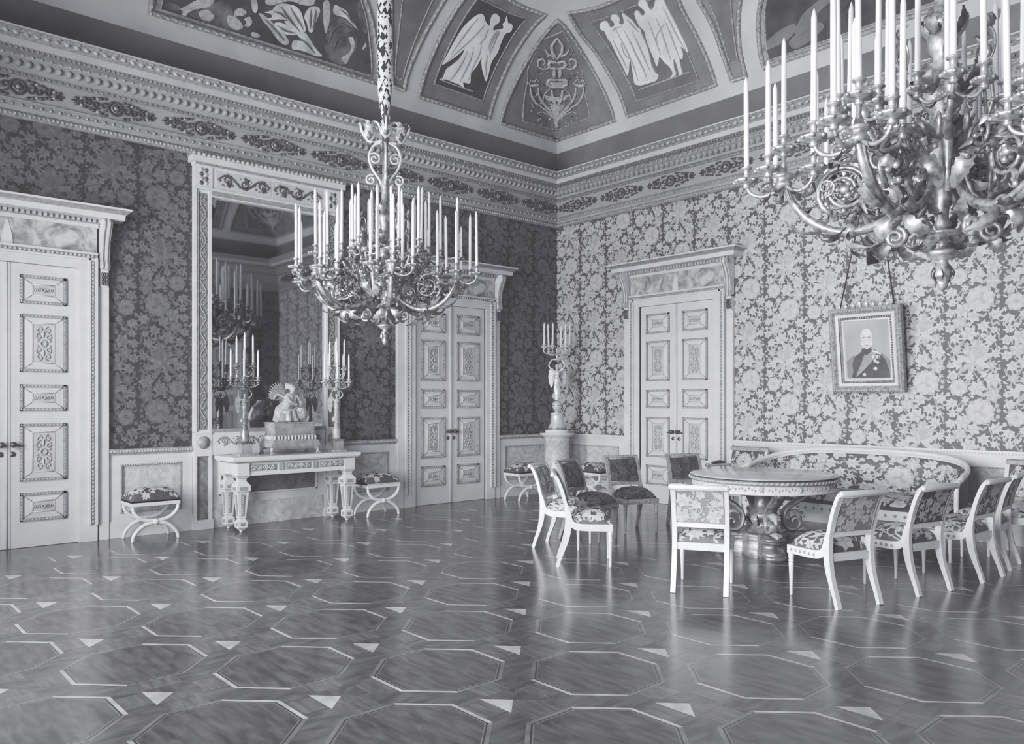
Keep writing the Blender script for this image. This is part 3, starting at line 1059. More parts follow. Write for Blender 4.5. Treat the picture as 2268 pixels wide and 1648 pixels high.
# urn, horns and scrolls of the corner coffer
mb = MB()
rads = dict(o1=.03, o2=.018, o3=.018, o4=.03, o5=.035, o6=.028, o7=.035, o8=.014, o9=.03, o10=.022, o11=.022, o12=.022, o13=.014, o14=.012)
for k, r in rads.items():
    for s in 'ab':
        P = [surf(a, b, .03) for a, b in [samp(CD[k + s], t / 14) for t in range(15)]]
        mb.tube(P, [r * (.55 + .45 * math.sin(PI * t / 14)) for t in range(15)], 6, 0)
for q0, q1, t0, t1 in ((-.28, .28, 20.2, 21.2), (-.5, .5, 16.4, 17.6), (-.33, .33, 12.0, 15.5), (-.22, .22, 9.0, 12.0)):
    mb.grid(lambda a, b: surf(q0 + (q1 - q0) * a, t0 + (t1 - t0) * b, .012 + .045 * math.sin(PI * a)), 6, 3, 0)
rr = random.Random(4)
for k in range(110):
    t = rr.uniform(.08, .62)
    a_, b_ = samp(CD['triL'], t), samp(CD['triR'], t)
    x = rr.uniform(.16, .84)
    mb.ball(surf(a_[0] + (b_[0] - a_[0]) * x, a_[1] + (b_[1] - a_[1]) * x, .014), (.022, .022, .016), 5, 3, rr.choice((0, 1)))
mb.build('urn_relief', ['ornlt', 'ornament'], tri)
# the lunette picture on the left: draped figures and a shield
mb = MB()
for k, d, mi in (('p_bush', .004, 1), ('p_back', .005, 3), ('p_shield', .006, 1), ('p_shield2', .009, 2), ('p_leg', .008, 2), ('p_head1', .009, 2), ('p_head2', .01, 2), ('p_staff', .01, 2), ('p_arm', .011, 0),
                 ('p_drape', .012, 0), ('p_drape2', .013, 0), ('p_foot', .014, 0), ('p_cloth', .012, 0), ('p_top', .013, 2)):
    relief(CD[k], .0122, .0128 + d * .6, mi, mb)
for i, c in enumerate('abcdefghij'):
    relief(CD['patch_' + c], .0122, .0150 + .0004 * i, (2, 2, 2, 2, 1, 2, 0, 0, 1, 1)[i], mb)
for c in 'abcdefghijkl':
    P = [surf(*samp(CD['line_' + c], t / 10), .0235) for t in range(11)]
    mb.tube(P, [.004 + .014 * math.sin(PI * t / 10) for t in range(11)], 5, 1 if c != 'i' else 0, flat=.4)
mb.build('draped_figures', ['emboss', 'frescomid', 'ornlt', 'frescodk'], lun)
mb = MB()
rr = random.Random(9)
for k in range(16):
    th = rr.uniform(9, 26)
    q = 4.7 + rr.uniform(.1, 1.8) + (0 if th < 15 else .2)
    s = rr.uniform(.12, .3)
    relief([(q + s * math.cos(a) * rr.uniform(.6, 1.1), th + s * 13 * math.sin(a) * rr.uniform(.6, 1.1)) for a in [i * PI / 4 for i in range(8)]], .010, .014 + .001 * k, k % 3, mb)
mb.build('draped_figures', ['frescomid', 'fieldmid', 'frescodk'], lunr)
# the same coffers in the corner the mirror shows
for o in (tri, trl, trr, vl, vr):
    c = copy_tree(o, ceiling)
    c.location = (LX, 0, 0)
    c.scale = (-1, 1, 1)


# ------------------------------------------------------------------ doors with overdoor cornice
def flat(a, b, d): return (a, -d, b)


def door_parts(root):
    """double door, faces local -Y; floor at z 0"""
    H, hw = 3.12, .70
    # surround
    mb = MB()
    for s in (-1, 1):
        def bx(a, b, p0, p1, z0, z1, mi=0):
            x0, x1 = sorted((s * a, s * b))
            mb.box(x0, x1, -p1, -p0, z0, z1, mi)
        bx(.70, .795, .002, .075, .001, H + .1)
        bx(.70, .712, .002, .055, .001, H + .01)
        bx(.795, .89, .002, .075, .001, .19)
        bx(.795, .82, .002, .095, .19, 3.25, 0)
        bx(.82, .862, .002, .085, .19, 3.25, 1)
        bx(.862, .89, .002, .10, .19, 3.25, 0)
        bx(.91, 1.015, .002, .06, .001, 2.93, 0)
        bx(.89, .91, .002, .02, .001, 3.2, 0)
        z = .22
        while z < 3.2:
            mb.ball((s * .841, -.088, z), (.016, .012, .02), 5, 3, 2)
            z += .045
    mb.box(-.70, .70, -.075, -.002, H, H + .10)
    mb.box(-.89, .89, -.095, -.002, H + .10, H + .125)
    mb.box(-.89, .89, -.085, -.002, H + .125, H + .165, 1)
    mb.box(-.89, .89, -.10, -.002, H + .165, H + .19)
    x = -.87
    while x < .88:
        mb.ball((x, -.088, H + .145), (.02, .012, .016), 5, 3, 2)
        x += .045
    mb.build('casing', ['white', 'grey', 'ornlt'], root)
    # overdoor frieze panel
    mb = MB()
    mb.box(-.89, .89, -.05, -.002, 3.31, 3.60, 0)
    mb.prism([(-.055, 3.312), (.055, 3.312), (.05, 3.40), (.03, 3.48), (.012, 3.56), (0, 3.585), (-.014, 3.55), (-.035, 3.46), (-.05, 3.39)], .05, .058, flat, 1)
    mb.build('frieze_panel', ['marblespot', 'white'], root)
    mb = MB()
    mb.box(-.90, .90, -.07, -.002, 3.60, 3.645, 0)
    mb.box(-1.0, 1.0, -.10, -.002, 3.645, 3.69, 1)
    x = -.98
    while x < .99:
        mb.box(x, x + .028, -.125, -.10, 3.65, 3.688, 2)
        x += .055
    prof = [(.10, 3.69), (.235, 3.695), (.24, 3.75), (.25, 3.755), (.265, 3.775), (.30, 3.80), (.305, 3.82), (.002, 3.83)]
    hw2 = .93
    for i in range(len(prof) - 1):
        (p0, z0), (p1, z1) = prof[i], prof[i + 1]
        mi = 1 if i in (3, 4) else 0
        mb.poly([(-hw2 - p0 * .9, -p0, z0), (hw2 + p0 * .9, -p0, z0), (hw2 + p1 * .9, -p1, z1), (-hw2 - p1 * .9, -p1, z1)], mi)
        for s in (-1, 1):
            mb.poly([(s * (hw2 + p0 * .9), -p0, z0), (s * (hw2 + p0 * .9), -.002, z0), (s * (hw2 + p1 * .9), -.002, z1), (s * (hw2 + p1 * .9), -p1, z1)], mi)
    mb.build('overdoor_cornice', ['white', 'grey', 'ornlt'], root)
    # scroll brackets and their leaf drops
    for s in (-1, 1):
        mb = MB()
        pr = [(.06, 3.69), (.21, 3.69), (.225, 3.65), (.215, 3.60), (.18, 3.55), (.14, 3.45), (.115, 3.33), (.11, 3.24), (.125, 3.20), (.135, 3.17), (.12, 3.135), (.09, 3.13), (.06, 3.15), (.01, 3.17), (.01, 3.69)]
        mb.prism(pr, s * .915, s * 1.01, lambda a, b, d: (d, -a, b), 0)
        for off in (.022, .073):
            mb.tube([(s * (.915 + off), -a - .004, b) for a, b in pr[1:11]], .010, 5, 1)
        mb.tube([(s * 1.014, -a * .8 - .02, b) for a, b in spiral(.17, 3.635, .05, .01, 80, -1.4, 12)], .007, 4, 1)
        b = mb.build('bracket', ['white', 'grey'], root)
        mb = MB()
        mb.box(*sorted((s * .92, s * 1.005)), -.085, -.002, 2.93, 3.13, 0)
        for k in range(3):
            for t in (-1, 0, 1):
                mb.ball((s * .962 + t * .026, -.088, 2.97 + .05 * k), (.016, .02, .028), 5, 4, 1)
        mb.build('leaf_drop', ['white', 'ornament'], b)
    # leaves
    rows = [(2.99, 2.68, 0), (2.56, 1.93, 1), (1.79, 1.50, 0), (1.36, .73, 1), (.60, .29, 0)]
    for s in (-1, 1):
        mb = MB()
        mb.box(*sorted((s * .004, s * .698)), -.03, -.004, .004, H - .004, 0)
        x0, x1 = sorted((s * .12, s * .575))
        lf = mb.build('door_leaf', ['doorwhite', 'grey'], root)
        for zt, zb, tall in rows:
            pm = MB()
            # moulded rim, sunk field and raised tablet
            for (a, b, c, d) in ((x0, x1, zt - .03, zt), (x0, x1, zb, zb + .03), (x0, x0 + .03, zb, zt), (x1 - .03, x1, zb, zt)):
                pm.box(a, b, -.052, -.03, c, d, 1)
            k = int((x1 - x0) / .035)
            for i in range(k):
                for z in (zt - .015, zb + .015):
                    pm.ball((x0 + .02 + i * .035, -.052, z), (.012, .008, .009), 4, 3, 3)
            k = int((zt - zb) / .035)
            for i in range(k):
                for x in (x0 + .015, x1 - .015):
                    pm.ball((x, -.052, zb + .02 + i * .035), (.009, .008, .012), 4, 3, 3)
            ix, iz = .12, .095
            X0, X1, Z0, Z1 = x0 + ix, x1 - ix, zb + iz, zt - iz
            o = [(x0 + .03, zb + .03), (x1 - .03, zb + .03), (x1 - .03, zt - .03), (x0 + .03, zt - .03)]
            n = [(X0, Z0), (X1, Z0), (X1, Z1), (X0, Z1)]
            for i in range(4):
                j = (i + 1) % 4
                pm.poly([(o[i][0], -.031, o[i][1]), (o[j][0], -.031, o[j][1]), (n[j][0], -.044, n[j][1]), (n[i][0], -.044, n[i][1])], 0)
            pm.poly([(a, -.038, b) for a, b in n], 3)
            for i in range(4):
                pm.tube([(n[i][0], -.044, n[i][1]), (n[(i + 1) % 4][0], -.044, n[(i + 1) % 4][1])], .007, 4, 0)
                pm.tube([(o[i][0], -.034, o[i][1]), (n[i][0], -.046, n[i][1])], .004, 4, 1)
            p = pm.build('door_panel', ['doorwhite', 'grey', 'white', 'tablet'], lf)
            om = MB()
            cx, cz = (x0 + x1) / 2, (zt + zb) / 2
            R = .032 if tall else .018
            om.tube([(cx + R * math.cos(2 * PI * i / 10), -.05, cz + R * math.sin(2 * PI * i / 10)) for i in range(10)], .009, 5, 0, closed=True)
            if tall:
                for sx in (-1, 1):
                    for sz in (-1, 1):
                        for q, (oz, r) in enumerate(((.075, .035), (.15, .038))):
                            pts = spiral(cx + sx * .045, cz + sz * oz, r, .008, 90 * sz, sx * sz * (1 if q else -1) * 1.1, 9)
                            om.tube([(a, -.046, b) for a, b in pts], .008, 4, 0)
                        om.ball((cx + sx * .06, -.045, cz + sz * .03), (.02, .01, .013), 5, 3, 1)
                    om.ball((cx, -.045, cz + sx * .11), (.012, .012, .05), 5, 4, 1)
            else:
                for sx in (-1, 1):
                    for q in (0, 1):
                        pts = spiral(cx + sx * (.04 + .04 * q), cz, .026 - .006 * q, .006, 0, sx * (1 if q else -1) * 1.2, 8)
                        om.tube([(a, -.046, b) for a, b in pts], .006, 4, 0)
            om.build('panel_ornament', ['ornlt', 'tablet'], p)
        hm = MB()
        hx = s * .055
        hm.lathe([(.026, -.03), (.028, -.036), (.014, -.042), (.012, -.07), (.030, -.078), (.034, -.095), (.026, -.11), (0, -.114)], (hx, 0, 1.135), 12, 0, axis='y')
        hm.tube([(hx, -.085, 1.135), (hx + s * .05, -.09, 1.128), (hx + s * .085, -.085, 1.12)], [.012, .011, .008], 6, 0)
        hm.lathe([(.026, -.03), (.03, -.036), (.026, -.044), (0, -.046)], (hx, 0, 1.03), 12, 0, axis='y')
        hm.build('door_handle', 'brass', lf)
    mb = MB()
    mb.box(-.028, .028, -.042, -.028, .004, H - .006, 0)
    mb.tube([(0, -.044, .01), (0, -.044, H - .01)], .010, 6, 0)
    mb.build('meeting_strip', 'white', root)


def make_door(idx, loc, rz):
    r = empty('door_%d' % idx, loc, rz)
    struct(r)
    return r


d3 = make_door(3, (DOOR_R, 0, 0), 0)
door_parts(d3)
for i, loc, rz in ((1, (0, -DOOR_L1, 0), PI / 2), (2, (0, -DOOR_L2, 0), PI / 2), (4, (LX, -DOOR_B, 0), -PI / 2)):
    c = copy_tree(d3)
    c.name = 'door_%d' % i
    c.location = loc
    c.rotation_euler = (0, 0, rz)


# ------------------------------------------------------------------ carved vine used on frames and aprons
def vine(mb, x0, x1, zc, h, d, mi=0, mi2=1, vertical=False, r=.007, period=None):
    L = x1 - x0
    per = period or h * 1.5
    n = max(1, round(L / per))
    per = L / n
    def T(a, b): return (b, -d, a) if vertical else (a, -d, b)
    pts = [T(x0 + L * i / (n * 8), zc + h * .36 * math.sin(PI * i / 8)) for i in range(n * 8 + 1)]
    mb.tube(pts, r, 5, mi)
    for k in range(n):
        cx = x0 + per * (k + .5)
        s = 1 if k % 2 == 0 else -1
        p = spiral(cx, zc + s * h * .02, h * .34, h * .05, -90 * s, s * 1.35, 12)
        mb.tube([T(a, b) for a, b in p], r * .9, 4, mi)
        mb.ball(T(cx, zc), (h * .09,) * 3, 5, 3, mi2)
        p = spiral(cx + per * .1, zc - s * h * .22, h * .20, h * .04, 90 * s, -s * 1.2, 9)
        mb.tube([T(a, b) for a, b in p], r * .8, 4, mi)
        for j in range(9):
            a = j * .7 + rnd.uniform(0, .6)
            q = T(cx + per * .40 * math.cos(a), zc + h * .40 * math.sin(a))
            mb.ball(q, (h * .10, .008, h * .07), 5, 3, mi2 if j % 3 == 0 else mi)


# ------------------------------------------------------------------ tall pier glass
def pier_glass():
    root = empty('pier_mirror', (0, -MIR, 0), PI / 2)
    tag(root, 'tall wall mirror in a pale carved frame behind the console table', 'mirror')
    hw = 1.015
    for s in (-1, 1):
        mb = MB()
        def bx(a, b, p0, p1, z0, z1, mi=0):
            x0, x1 = sorted((s * a, s * b))
            mb.box(x0, x1, -p1, -p0, z0, z1, mi)
        bx(.80, hw, .002, .06, 1.215, 4.26)
        bx(.955, .98, .06, .078, 1.25, 4.24, 1)
        bx(.80, .835, .06, .085, 1.215, 4.26, 0)
        bx(.985, hw, .06, .085, 1.215, 4.26, 0)
        bx(.845, .955, .06, .064, 1.25, 4.22, 2)
        vine(mb, 1.27, 4.2, s * .90, .10, .068, 1, 3, True, .008, .16)
        p = mb.build('frame_stile', ['white', 'grey', 'band', 'ornlt'], root)
        mb = MB()
        bx(.80, hw, .002, .085, .985, 1.20)
        bx(.80, hw, .002, .10, 1.20, 1.222)
        mb.lathe([(.075, -.085), (.08, -.095), (.066, -.10), (.055, -.11), (.04, -.125), (0, -.13)], (s * .905, 0, 1.09), 18, 1, axis='y')
        mb.build('boss_block', ['white', 'grey'], p)
        mb = MB()
        bx(.79, hw + .01, .002, .09, .92, .985)
        bx(.79, .83, .002, .08, .06, .92)
        bx(.98, hw, .002, .08, .06, .92)
        bx(.83, .98, .002, .05, .06, .92, 1)
        bx(.78, hw + .015, .002, .095, .001, .12)
        mb.build('frame_foot', ['white', 'marbledk'], p)
        mb = MB()
        bx(.79, hw, .002, .09, 4.29, 4.555)
        for k in range(4):
            for t in (-1, 1):
                mb.ball((s * .90 + t * .03, -.092, 4.34 + .055 * k), (.026, .014, .03), 6, 4, 1 + (k + (t > 0)) % 2)
        mb.build('corner_block', ['white', 'ornament', 'ornlt'], root)
    mb = MB()
    mb.box(-.79, .79, -.075, -.002, 4.29, 4.555, 0)
    for a, b in ((-.72, -.03), (.03, .72)):
        mb.box(a - .02, b + .02, -.08, -.075, 4.315, 4.53, 3)
        vine(mb, a, b, 4.42, .19, .086, 1, 2, False, .012, .23)
    mb.build('carved_frieze', ['white', 'ornament', 'ornlt', 'plasterlt'], root)
    mb = MB()
    mb.box(-.80, .80, -.085, -.002, 4.20, 4.29, 1)
    mb.box(-hw, hw, -.10, -.002, 4.262, 4.288, 0)
    mb.box(-.81, .81, -.095, -.002, 4.185, 4.20, 0)
    mb.build('inner_moulding', ['white', 'grey'], root)
    mb = MB()
    mb.box(-hw - .01, hw + .01, -.11, -.002, 4.555, 4.585, 0)
    x = -hw
    while x < hw:
        mb.box(x, x + .014, -.125, -.11, 4.56, 4.582, 1)
        x += .03
    mb.box(-hw - .05, hw + .05, -.16, -.002, 4.585, 4.655, 0)
    x = -hw - .03
    while x < hw + .04:
        mb.ball((x, -.165, 4.675), (.03, .02, .024), 6, 4, 2)
        x += .062
    mb.box(-hw - .06, hw + .06, -.165, -.002, 4.655, 4.69, 1)
    mb.build('frame_cornice', ['white', 'grey', 'ornlt'], root)
    mb = MB()
    mb.box(-.80, .80, -.085, -.002, 1.215, 1.26, 1)
    mb.box(-.79, .79, -.075, -.002, .985, 1.215, 0)
    for a, b in ((-.73, -.04), (.04, .73)):
        vine(mb, a, b, 1.10, .14, .080, 1, 2, False, .010, .18)
    mb.box(-.79, .79, -.085, -.002, .93, .985, 0)
    mb.build('carved_base_rail', ['white', 'grey', 'ornlt'], root)
    mb = MB()
    mb.poly([(-.80, -.03, 1.25), (.80, -.03, 1.25), (.80, -.03, 4.2), (-.80, -.03, 4.2)], 0)
    mb.build('mirror_glass', 'mirror', root)
    mb = MB()
    mb.box(-.78, .78, -.03, -.002, .30, .93, 0)
    mb.box(-.66, .66, -.034, -.03, .42, .86, 1)
    for (a, b, c, d) in ((-.68, .68, .86, .88), (-.68, .68, .40, .42), (-.68, -.66, .40, .88), (.66, .68, .40, .88)):
        mb.box(a, b, -.05, -.03, c, d, 2)
    mb.box(-.78, .78, -.05, -.002, .001, .30, 3)
    mb.build('marble_apron', ['white', 'marbledk', 'stone', 'marble'], root)


pier_glass()


# ------------------------------------------------------------------ console table
def console():
    root = empty('console_table', (.02, -MIR + .10, 0), PI / 2)
    tag(root, 'white carved console table with square tapering legs under the mirror', 'console table')
    mb = MB()
    mb.box(-.88, .88, -.69, -.10, .88, .925, 0)
    mb.box(-.865, .865, -.675, -.10, .865, .88, 0)
    mb.build('table_top', 'white', root)
    mb = MB()
    mb.box(-.80, .80, -.63, -.60, .70, .845, 0)
    mb.box(-.82, .82, -.65, -.12, .845, .866, 1)
    for s in (-1, 1):
        mb.box(*sorted((s * .77, s * .80)), -.60, -.12, .70, .845, 0)
        mb.box(*sorted((s * .78, s * .805)), -.60, -.12, .72, .74, 0)
    mb.box(-.80, .80, -.64, -.60, .69, .715, 0)
    for a, b in ((-.66, -.30), (-.17, .17), (.30, .66)):
        mb.box(a, b, -.636, -.63, .745, .825, 1)
        vine(mb, a + .02, b - .02, .785, .07, .64, 2, 2, False, .007, .075)
    for c in (-.235, .235):
        for t in (-.022, .022):
            mb.box(c + t - .012, c + t + .012, -.642, -.63, .74, .83, 1)
    mb.build('apron', ['white', 'grey', 'ornlt'], root)

    def leg_mesh():
        m = MB()
        m.frustum(0, 0, .70, .845, .075, .075, .075, .075, 0)
        m.frustum(0, 0, .665, .70, .06, .06, .085, .085, 0)
        m.frustum(0, 0, .62, .665, .045, .045, .05, .05, 0)
        m.frustum(0, 0, .575, .62, .085, .085, .05, .05, 0)
        m.frustum(0, 0, .505, .575, .085, .085, .085, .085, 0)
        m.frustum(0, 0, .49, .505, .07, .07, .08, .08, 0)
        m.frustum(0, 0, .17, .49, .042, .042, .068, .068, 0)
        m.frustum(0, 0, .14, .17, .05, .05, .03, .03, 0)
        m.frustum(0, 0, .06, .14, .058, .058, .058, .058, 0)
        m.frustum(0, 0, .03, .06, .03, .03, .05, .05, 0)
        m.lathe([(.012, .0), (.022, .008), (.02, .03)], (0, 0, 0), 8, 0)
        for dx, dy in ((0, -1), (1, 0), (-1, 0), (0, 1)):
            def face(a, b, z, e=0):
                w = .042 + .026 * (z - .17) / .32 + .003 + e
                return (a if dx == 0 else dx * w, a if dy == 0 else dy * w, z)
            m.poly([face(-.018, 0, .20), face(.018, 0, .20), face(.03, 0, .465), face(-.03, 0, .465)], 1)
            for k in range(9):
                m.tube([face(-.015, 0, .215 + .027 * k, .002), face(.017, 0, .225 + .027 * k, .002)], .0045, 4, 2)
            for z, h in ((.54, .022), (.10, .02)):
                w = .0865 if z > .3 else .0595
                q = [(-.05, z - h), (.05, z - h), (.05, z + h), (-.05, z + h)]
                sc = 1 if z > .3 else .6
                m.poly([((a * sc if dx == 0 else dx * w), (a * sc if dy == 0 else dy * w), b) for a, b in q], 1)
        return m
    first = None
    for x in (-.735, .735):
        for y in (-.575, -.185):
            if first is None:
                first = leg_mesh().build('leg', ['white', 'grey', 'ornlt'], root)
                o = first
            else:
                o = first.copy()
                COL.objects.link(o)
            o.location = (x, y, 0)


console()


# ------------------------------------------------------------------ salon chairs
def plank(mb, path, th, x0, x1, mi=0):
    """a bar bent in the y-z plane, th thick, from x0 to x1"""
    P = [Vector((0, a, b)) for a, b in path]
    n = len(P)
    v, f = [], []
    for i in range(n):
        t = (P[min(i + 1, n - 1)] - P[max(i - 1, 0)]).normalized()
        nr = Vector((0, -t.z, t.y))
        h = (th[i] if hasattr(th, '__len__') else th) / 2
        for x in (x0, x1):
            for s in (-1, 1):
                q = P[i] + nr * h * s
                v.append((x, q.y, q.z))
    for i in range(n - 1):
        a, b = i * 4, i * 4 + 4
        f += [(a, a + 1, b + 1, b), (a + 3, a + 2, b + 2, b + 3), (a + 2, a, b, b + 2), (a + 1, a + 3, b + 3, b + 1)]
    f += [(0, 2, 3, 1), (n * 4 - 4, n * 4 - 3, n * 4 - 1, n * 4 - 2)]
    mb.add(v, f, mi, False)


STILE = [(.285, .0), (.262, .08), (.228, .17), (.198, .27), (.182, .36), (.180, .45), (.19, .54), (.212, .64), (.240, .74), (.275, .83), (.305, .88), (.328, .895)]


def stile_y(z):
    for (a, b), (c, d) in zip(STILE, STILE[1:]):
        if b <= z <= d:
            return a + (c - a) * (z - b) / (d - b)
    return STILE[-1][0]


def cushion(mb, x, y0, y1, zb, zt, mi=0, ex=3.0, n=22, du=0., dv=0.):
    """domed squab, wider in front"""
    def fn(a, b):
        u, w = (math.sin(PI / 2 * min(1, max(-1, 2 * t - 1))) for t in (a, b))
        xx = u * x
        yy = (y0 + y1) / 2 + w * (y1 - y0) / 2
        h = (1 - abs(u) ** ex) * (1 - abs(w) ** ex)
        return (xx, yy, zb + (zt - zb) * max(0, h) ** .5)
    mb.grid(fn, n, n, mi)
    mb.box(-x, x, y0, y1, zb - .02, zb + .002, mi)
    damask_patch(mb, fn, 2 * x, y1 - y0, du, dv, .8, .004)


def cloth(k):
    return [k + '_ground', k + '_blossom', k + '_leaf']


def make_chair(cloth_back, cloth_seat, loc, rz, fin='chairwhite', seed=0.):
    root = empty('salon_chair', loc, rz)
    ps = smooth_path([(0, a, b) for a, b in STILE], 3)
    pth = [(p[1], p[2]) for p in ps]
    n = len(pth)
    for s in (-1, 1):
        mb = MB()
        th = []
        for a, b in pth:
            th.append(.032 + .026 * math.exp(-((b - .36) / .17) ** 2))
        plank(mb, pth, th, *sorted((s * .194, s * .236)))
        mb.tube([(s * .196, .330, .893), (s * .236, .330, .893)], .021, 10)
        mb.build('rear_leg', fin, root)
    # seat frame whose side rails sweep up into the back posts
    mb = MB()
    side = [(-.245, .385), (-.12, .385), (0, .386), (.08, .392), (.13, .41), (.158, .45), (.172, .51), (.184, .57)]
    sp = [(p[1], p[2]) for p in smooth_path([(0, a, b) for a, b in side], 3)]
    ths = [.066 if i < len(sp) * .45 else .066 - .042 * (i / len(sp) - .45) / .55 for i in range(len(sp))]
    for s in (-1, 1):
        plank(mb, sp, ths, *sorted((s * .196, s * .238)))
        for k in range(6):
            mb.lathe([(.014, 0), (.012, .005), (.005, .007), (0, .008)], (s * .236, -.20 + .05 * k, .385), 8, 1, axis='x')
    mb.box(-.236, .236, -.252, -.215, .352, .418)
    mb.box(-.215, .215, .17, .20, .352, .415)
    for k in range(9):
        mb.lathe([(.014, 0), (.012, -.005), (.005, -.007), (0, -.008)], (-.2 + .05 * k, -.252, .385), 8, 1, axis='y')
    mb.build('seat_frame', [fin, 'grey'], root)
    for s in (-1, 1):
        mb = MB()
        mb.lathe([(.010, 0), (.013, .012), (.014, .10), (.021, .25), (.023, .262), (.018, .27), (.024, .285), (.020, .30), (.024, .32), (.024, .356)], (s * .212, -.228, 0), 10)
        mb.build('leg', fin, root)
    mb = MB()
    mb.tube([(-.245, .328, .893), (-.23, .328, .893), (.23, .328, .893), (.245, .328, .893)], [.018, .025, .025, .018], 12)
    mb.tube([(-.2, .306, .872), (.2, .306, .872)], .014, 6)
    mb.build('top_rail', fin, root)
    mb = MB()
    mb.box(-.2, .2, stile_y(.565) - .014, stile_y(.565) + .016, .545, .585)
    mb.build('cross_rail', fin, root)
    mb = MB()
    zs = (.585, .866)
    def rear(a, b): return (-.2 + .4 * a, stile_y(zs[0] + (zs[1] - zs[0]) * b) + .017, zs[0] + (zs[1] - zs[0]) * b)

    def front(a, b):
        q = max(0, math.sin(PI * min(1, max(0, a))) * math.sin(PI * min(1, max(0, b))))
        return (-.2 + .4 * a, stile_y(min(.89, zs[0] + (zs[1] - zs[0]) * b)) - .012 - .016 * q ** .5, zs[0] + (zs[1] - zs[0]) * b)
    mb.grid(rear, 4, 12, 0)
    mb.grid(front, 10, 12, 0)
    damask_patch(mb, rear, .4, .29, .12 + seed, .18 + seed * 1.7, .72, .0025, -1)
    damask_patch(mb, front, .4, .29, .4 + seed, .5, .72, .003, 1)
    for sx in (-.193, .193):
        mb.tube([(sx, stile_y(zs[0] + (zs[1] - zs[0]) * k / 8) + .019, zs[0] + (zs[1] - zs[0]) * k / 8) for k in range(9)], .005, 4, 3)
    mb.tube([(-.195, stile_y(.59) - .016, .592), (.195, stile_y(.59) - .016, .592)], .006, 4, 3)
    mb.build('backrest', cloth(cloth_back) + ['rail'], root)
    mb = MB()
    cushion(mb, .215, -.238, .172, .415, .545, du=.02, dv=.08 + .31 * round(seed * 7.7))
    mb.build('seat', cloth(cloth_seat), root)
    return root


def facing(fx, fy):
    return math.atan2(fx, -fy)


def chair_from_feet(b1, b2, flip=1):
    """feet of the two rear legs on the floor -> place and turn"""
    mx, my = (b1[0] + b2[0]) / 2, (b1[1] + b2[1]) / 2
    dx, dy = b2[0] - b1[0], b2[1] - b1[1]
    l = math.hypot(dx, dy)
    fx, fy = -dy / l * flip, dx / l * flip
    # the rear feet stand 0.285 behind the chair's middle
    return (mx + fx * .285, my + fy * .285, 0), facing(fx, fy)


GRP = None
CHAIRS = [
    ('white chair seen side on, leftmost of the ring, its back toward the left wall', chair_from_feet((3.74, -4.10), (3.56, -3.72), -1), 'pale', 'silk'),
    ('white chair just before the leftmost one, its back edge on, dark flowered seat facing right', chair_from_feet((4.64, -4.64), (4.33, -4.32), -1), 'pale', 'silk'),
    ('white chair seen square from behind, pale flowered back panel, left of the table foot', chair_from_feet((6.02, -4.65), (6.40, -4.45), 1), 'pale', 'silk'),
    ('white chair angled from behind with a pale leaf patterned back, right of the table foot', chair_from_feet((7.20, -4.17), (7.35, -3.73), 1), 'pale', 'silk'),
    ('white chair with a boldly dark and white flowered back before the sofa', chair_from_feet((7.45, -3.27), (7.55, -2.83), 1), 'silk', 'silk'),
    ('white chair seen almost edge on near the right border', chair_from_feet((7.63, -2.33), (7.66, -1.90), 1), 'silk', 'silk'),
    ('white chair cut by the right border, mostly back posts and rear legs', chair_from_feet((7.62, -1.56), (7.58, -1.13), 1), 'silk', 'silk'),
    ('chair with a shaded dark back standing before the marble pedestal', ((3.76, -3.21, 0), facing(.97, .24)), 'shadowed', 'shadowed'),
    ('chair with shaded back before the left jamb of the right door, seat turned right', ((3.70, -2.38, 0), facing(.92, -.38)), 'shadowed', 'shadowed'),
    ('chair with shaded back in front of the right door, partly behind the round table', ((4.03, -1.58, 0), facing(.86, -.5)), 'shadowed', 'shadowed'),
]
for ci, (lab, (loc, rz), cb, cs) in enumerate(CHAIRS):
    c = make_chair(cb, cs, loc, rz, 'rail' if cb == 'shadowed' else 'chairwhite', .13 * ci)  # back-lit chairs get darker frame and silk, shade put into the colour
    tag(c, lab, 'chair', 'salon chairs in a ring around the round table')


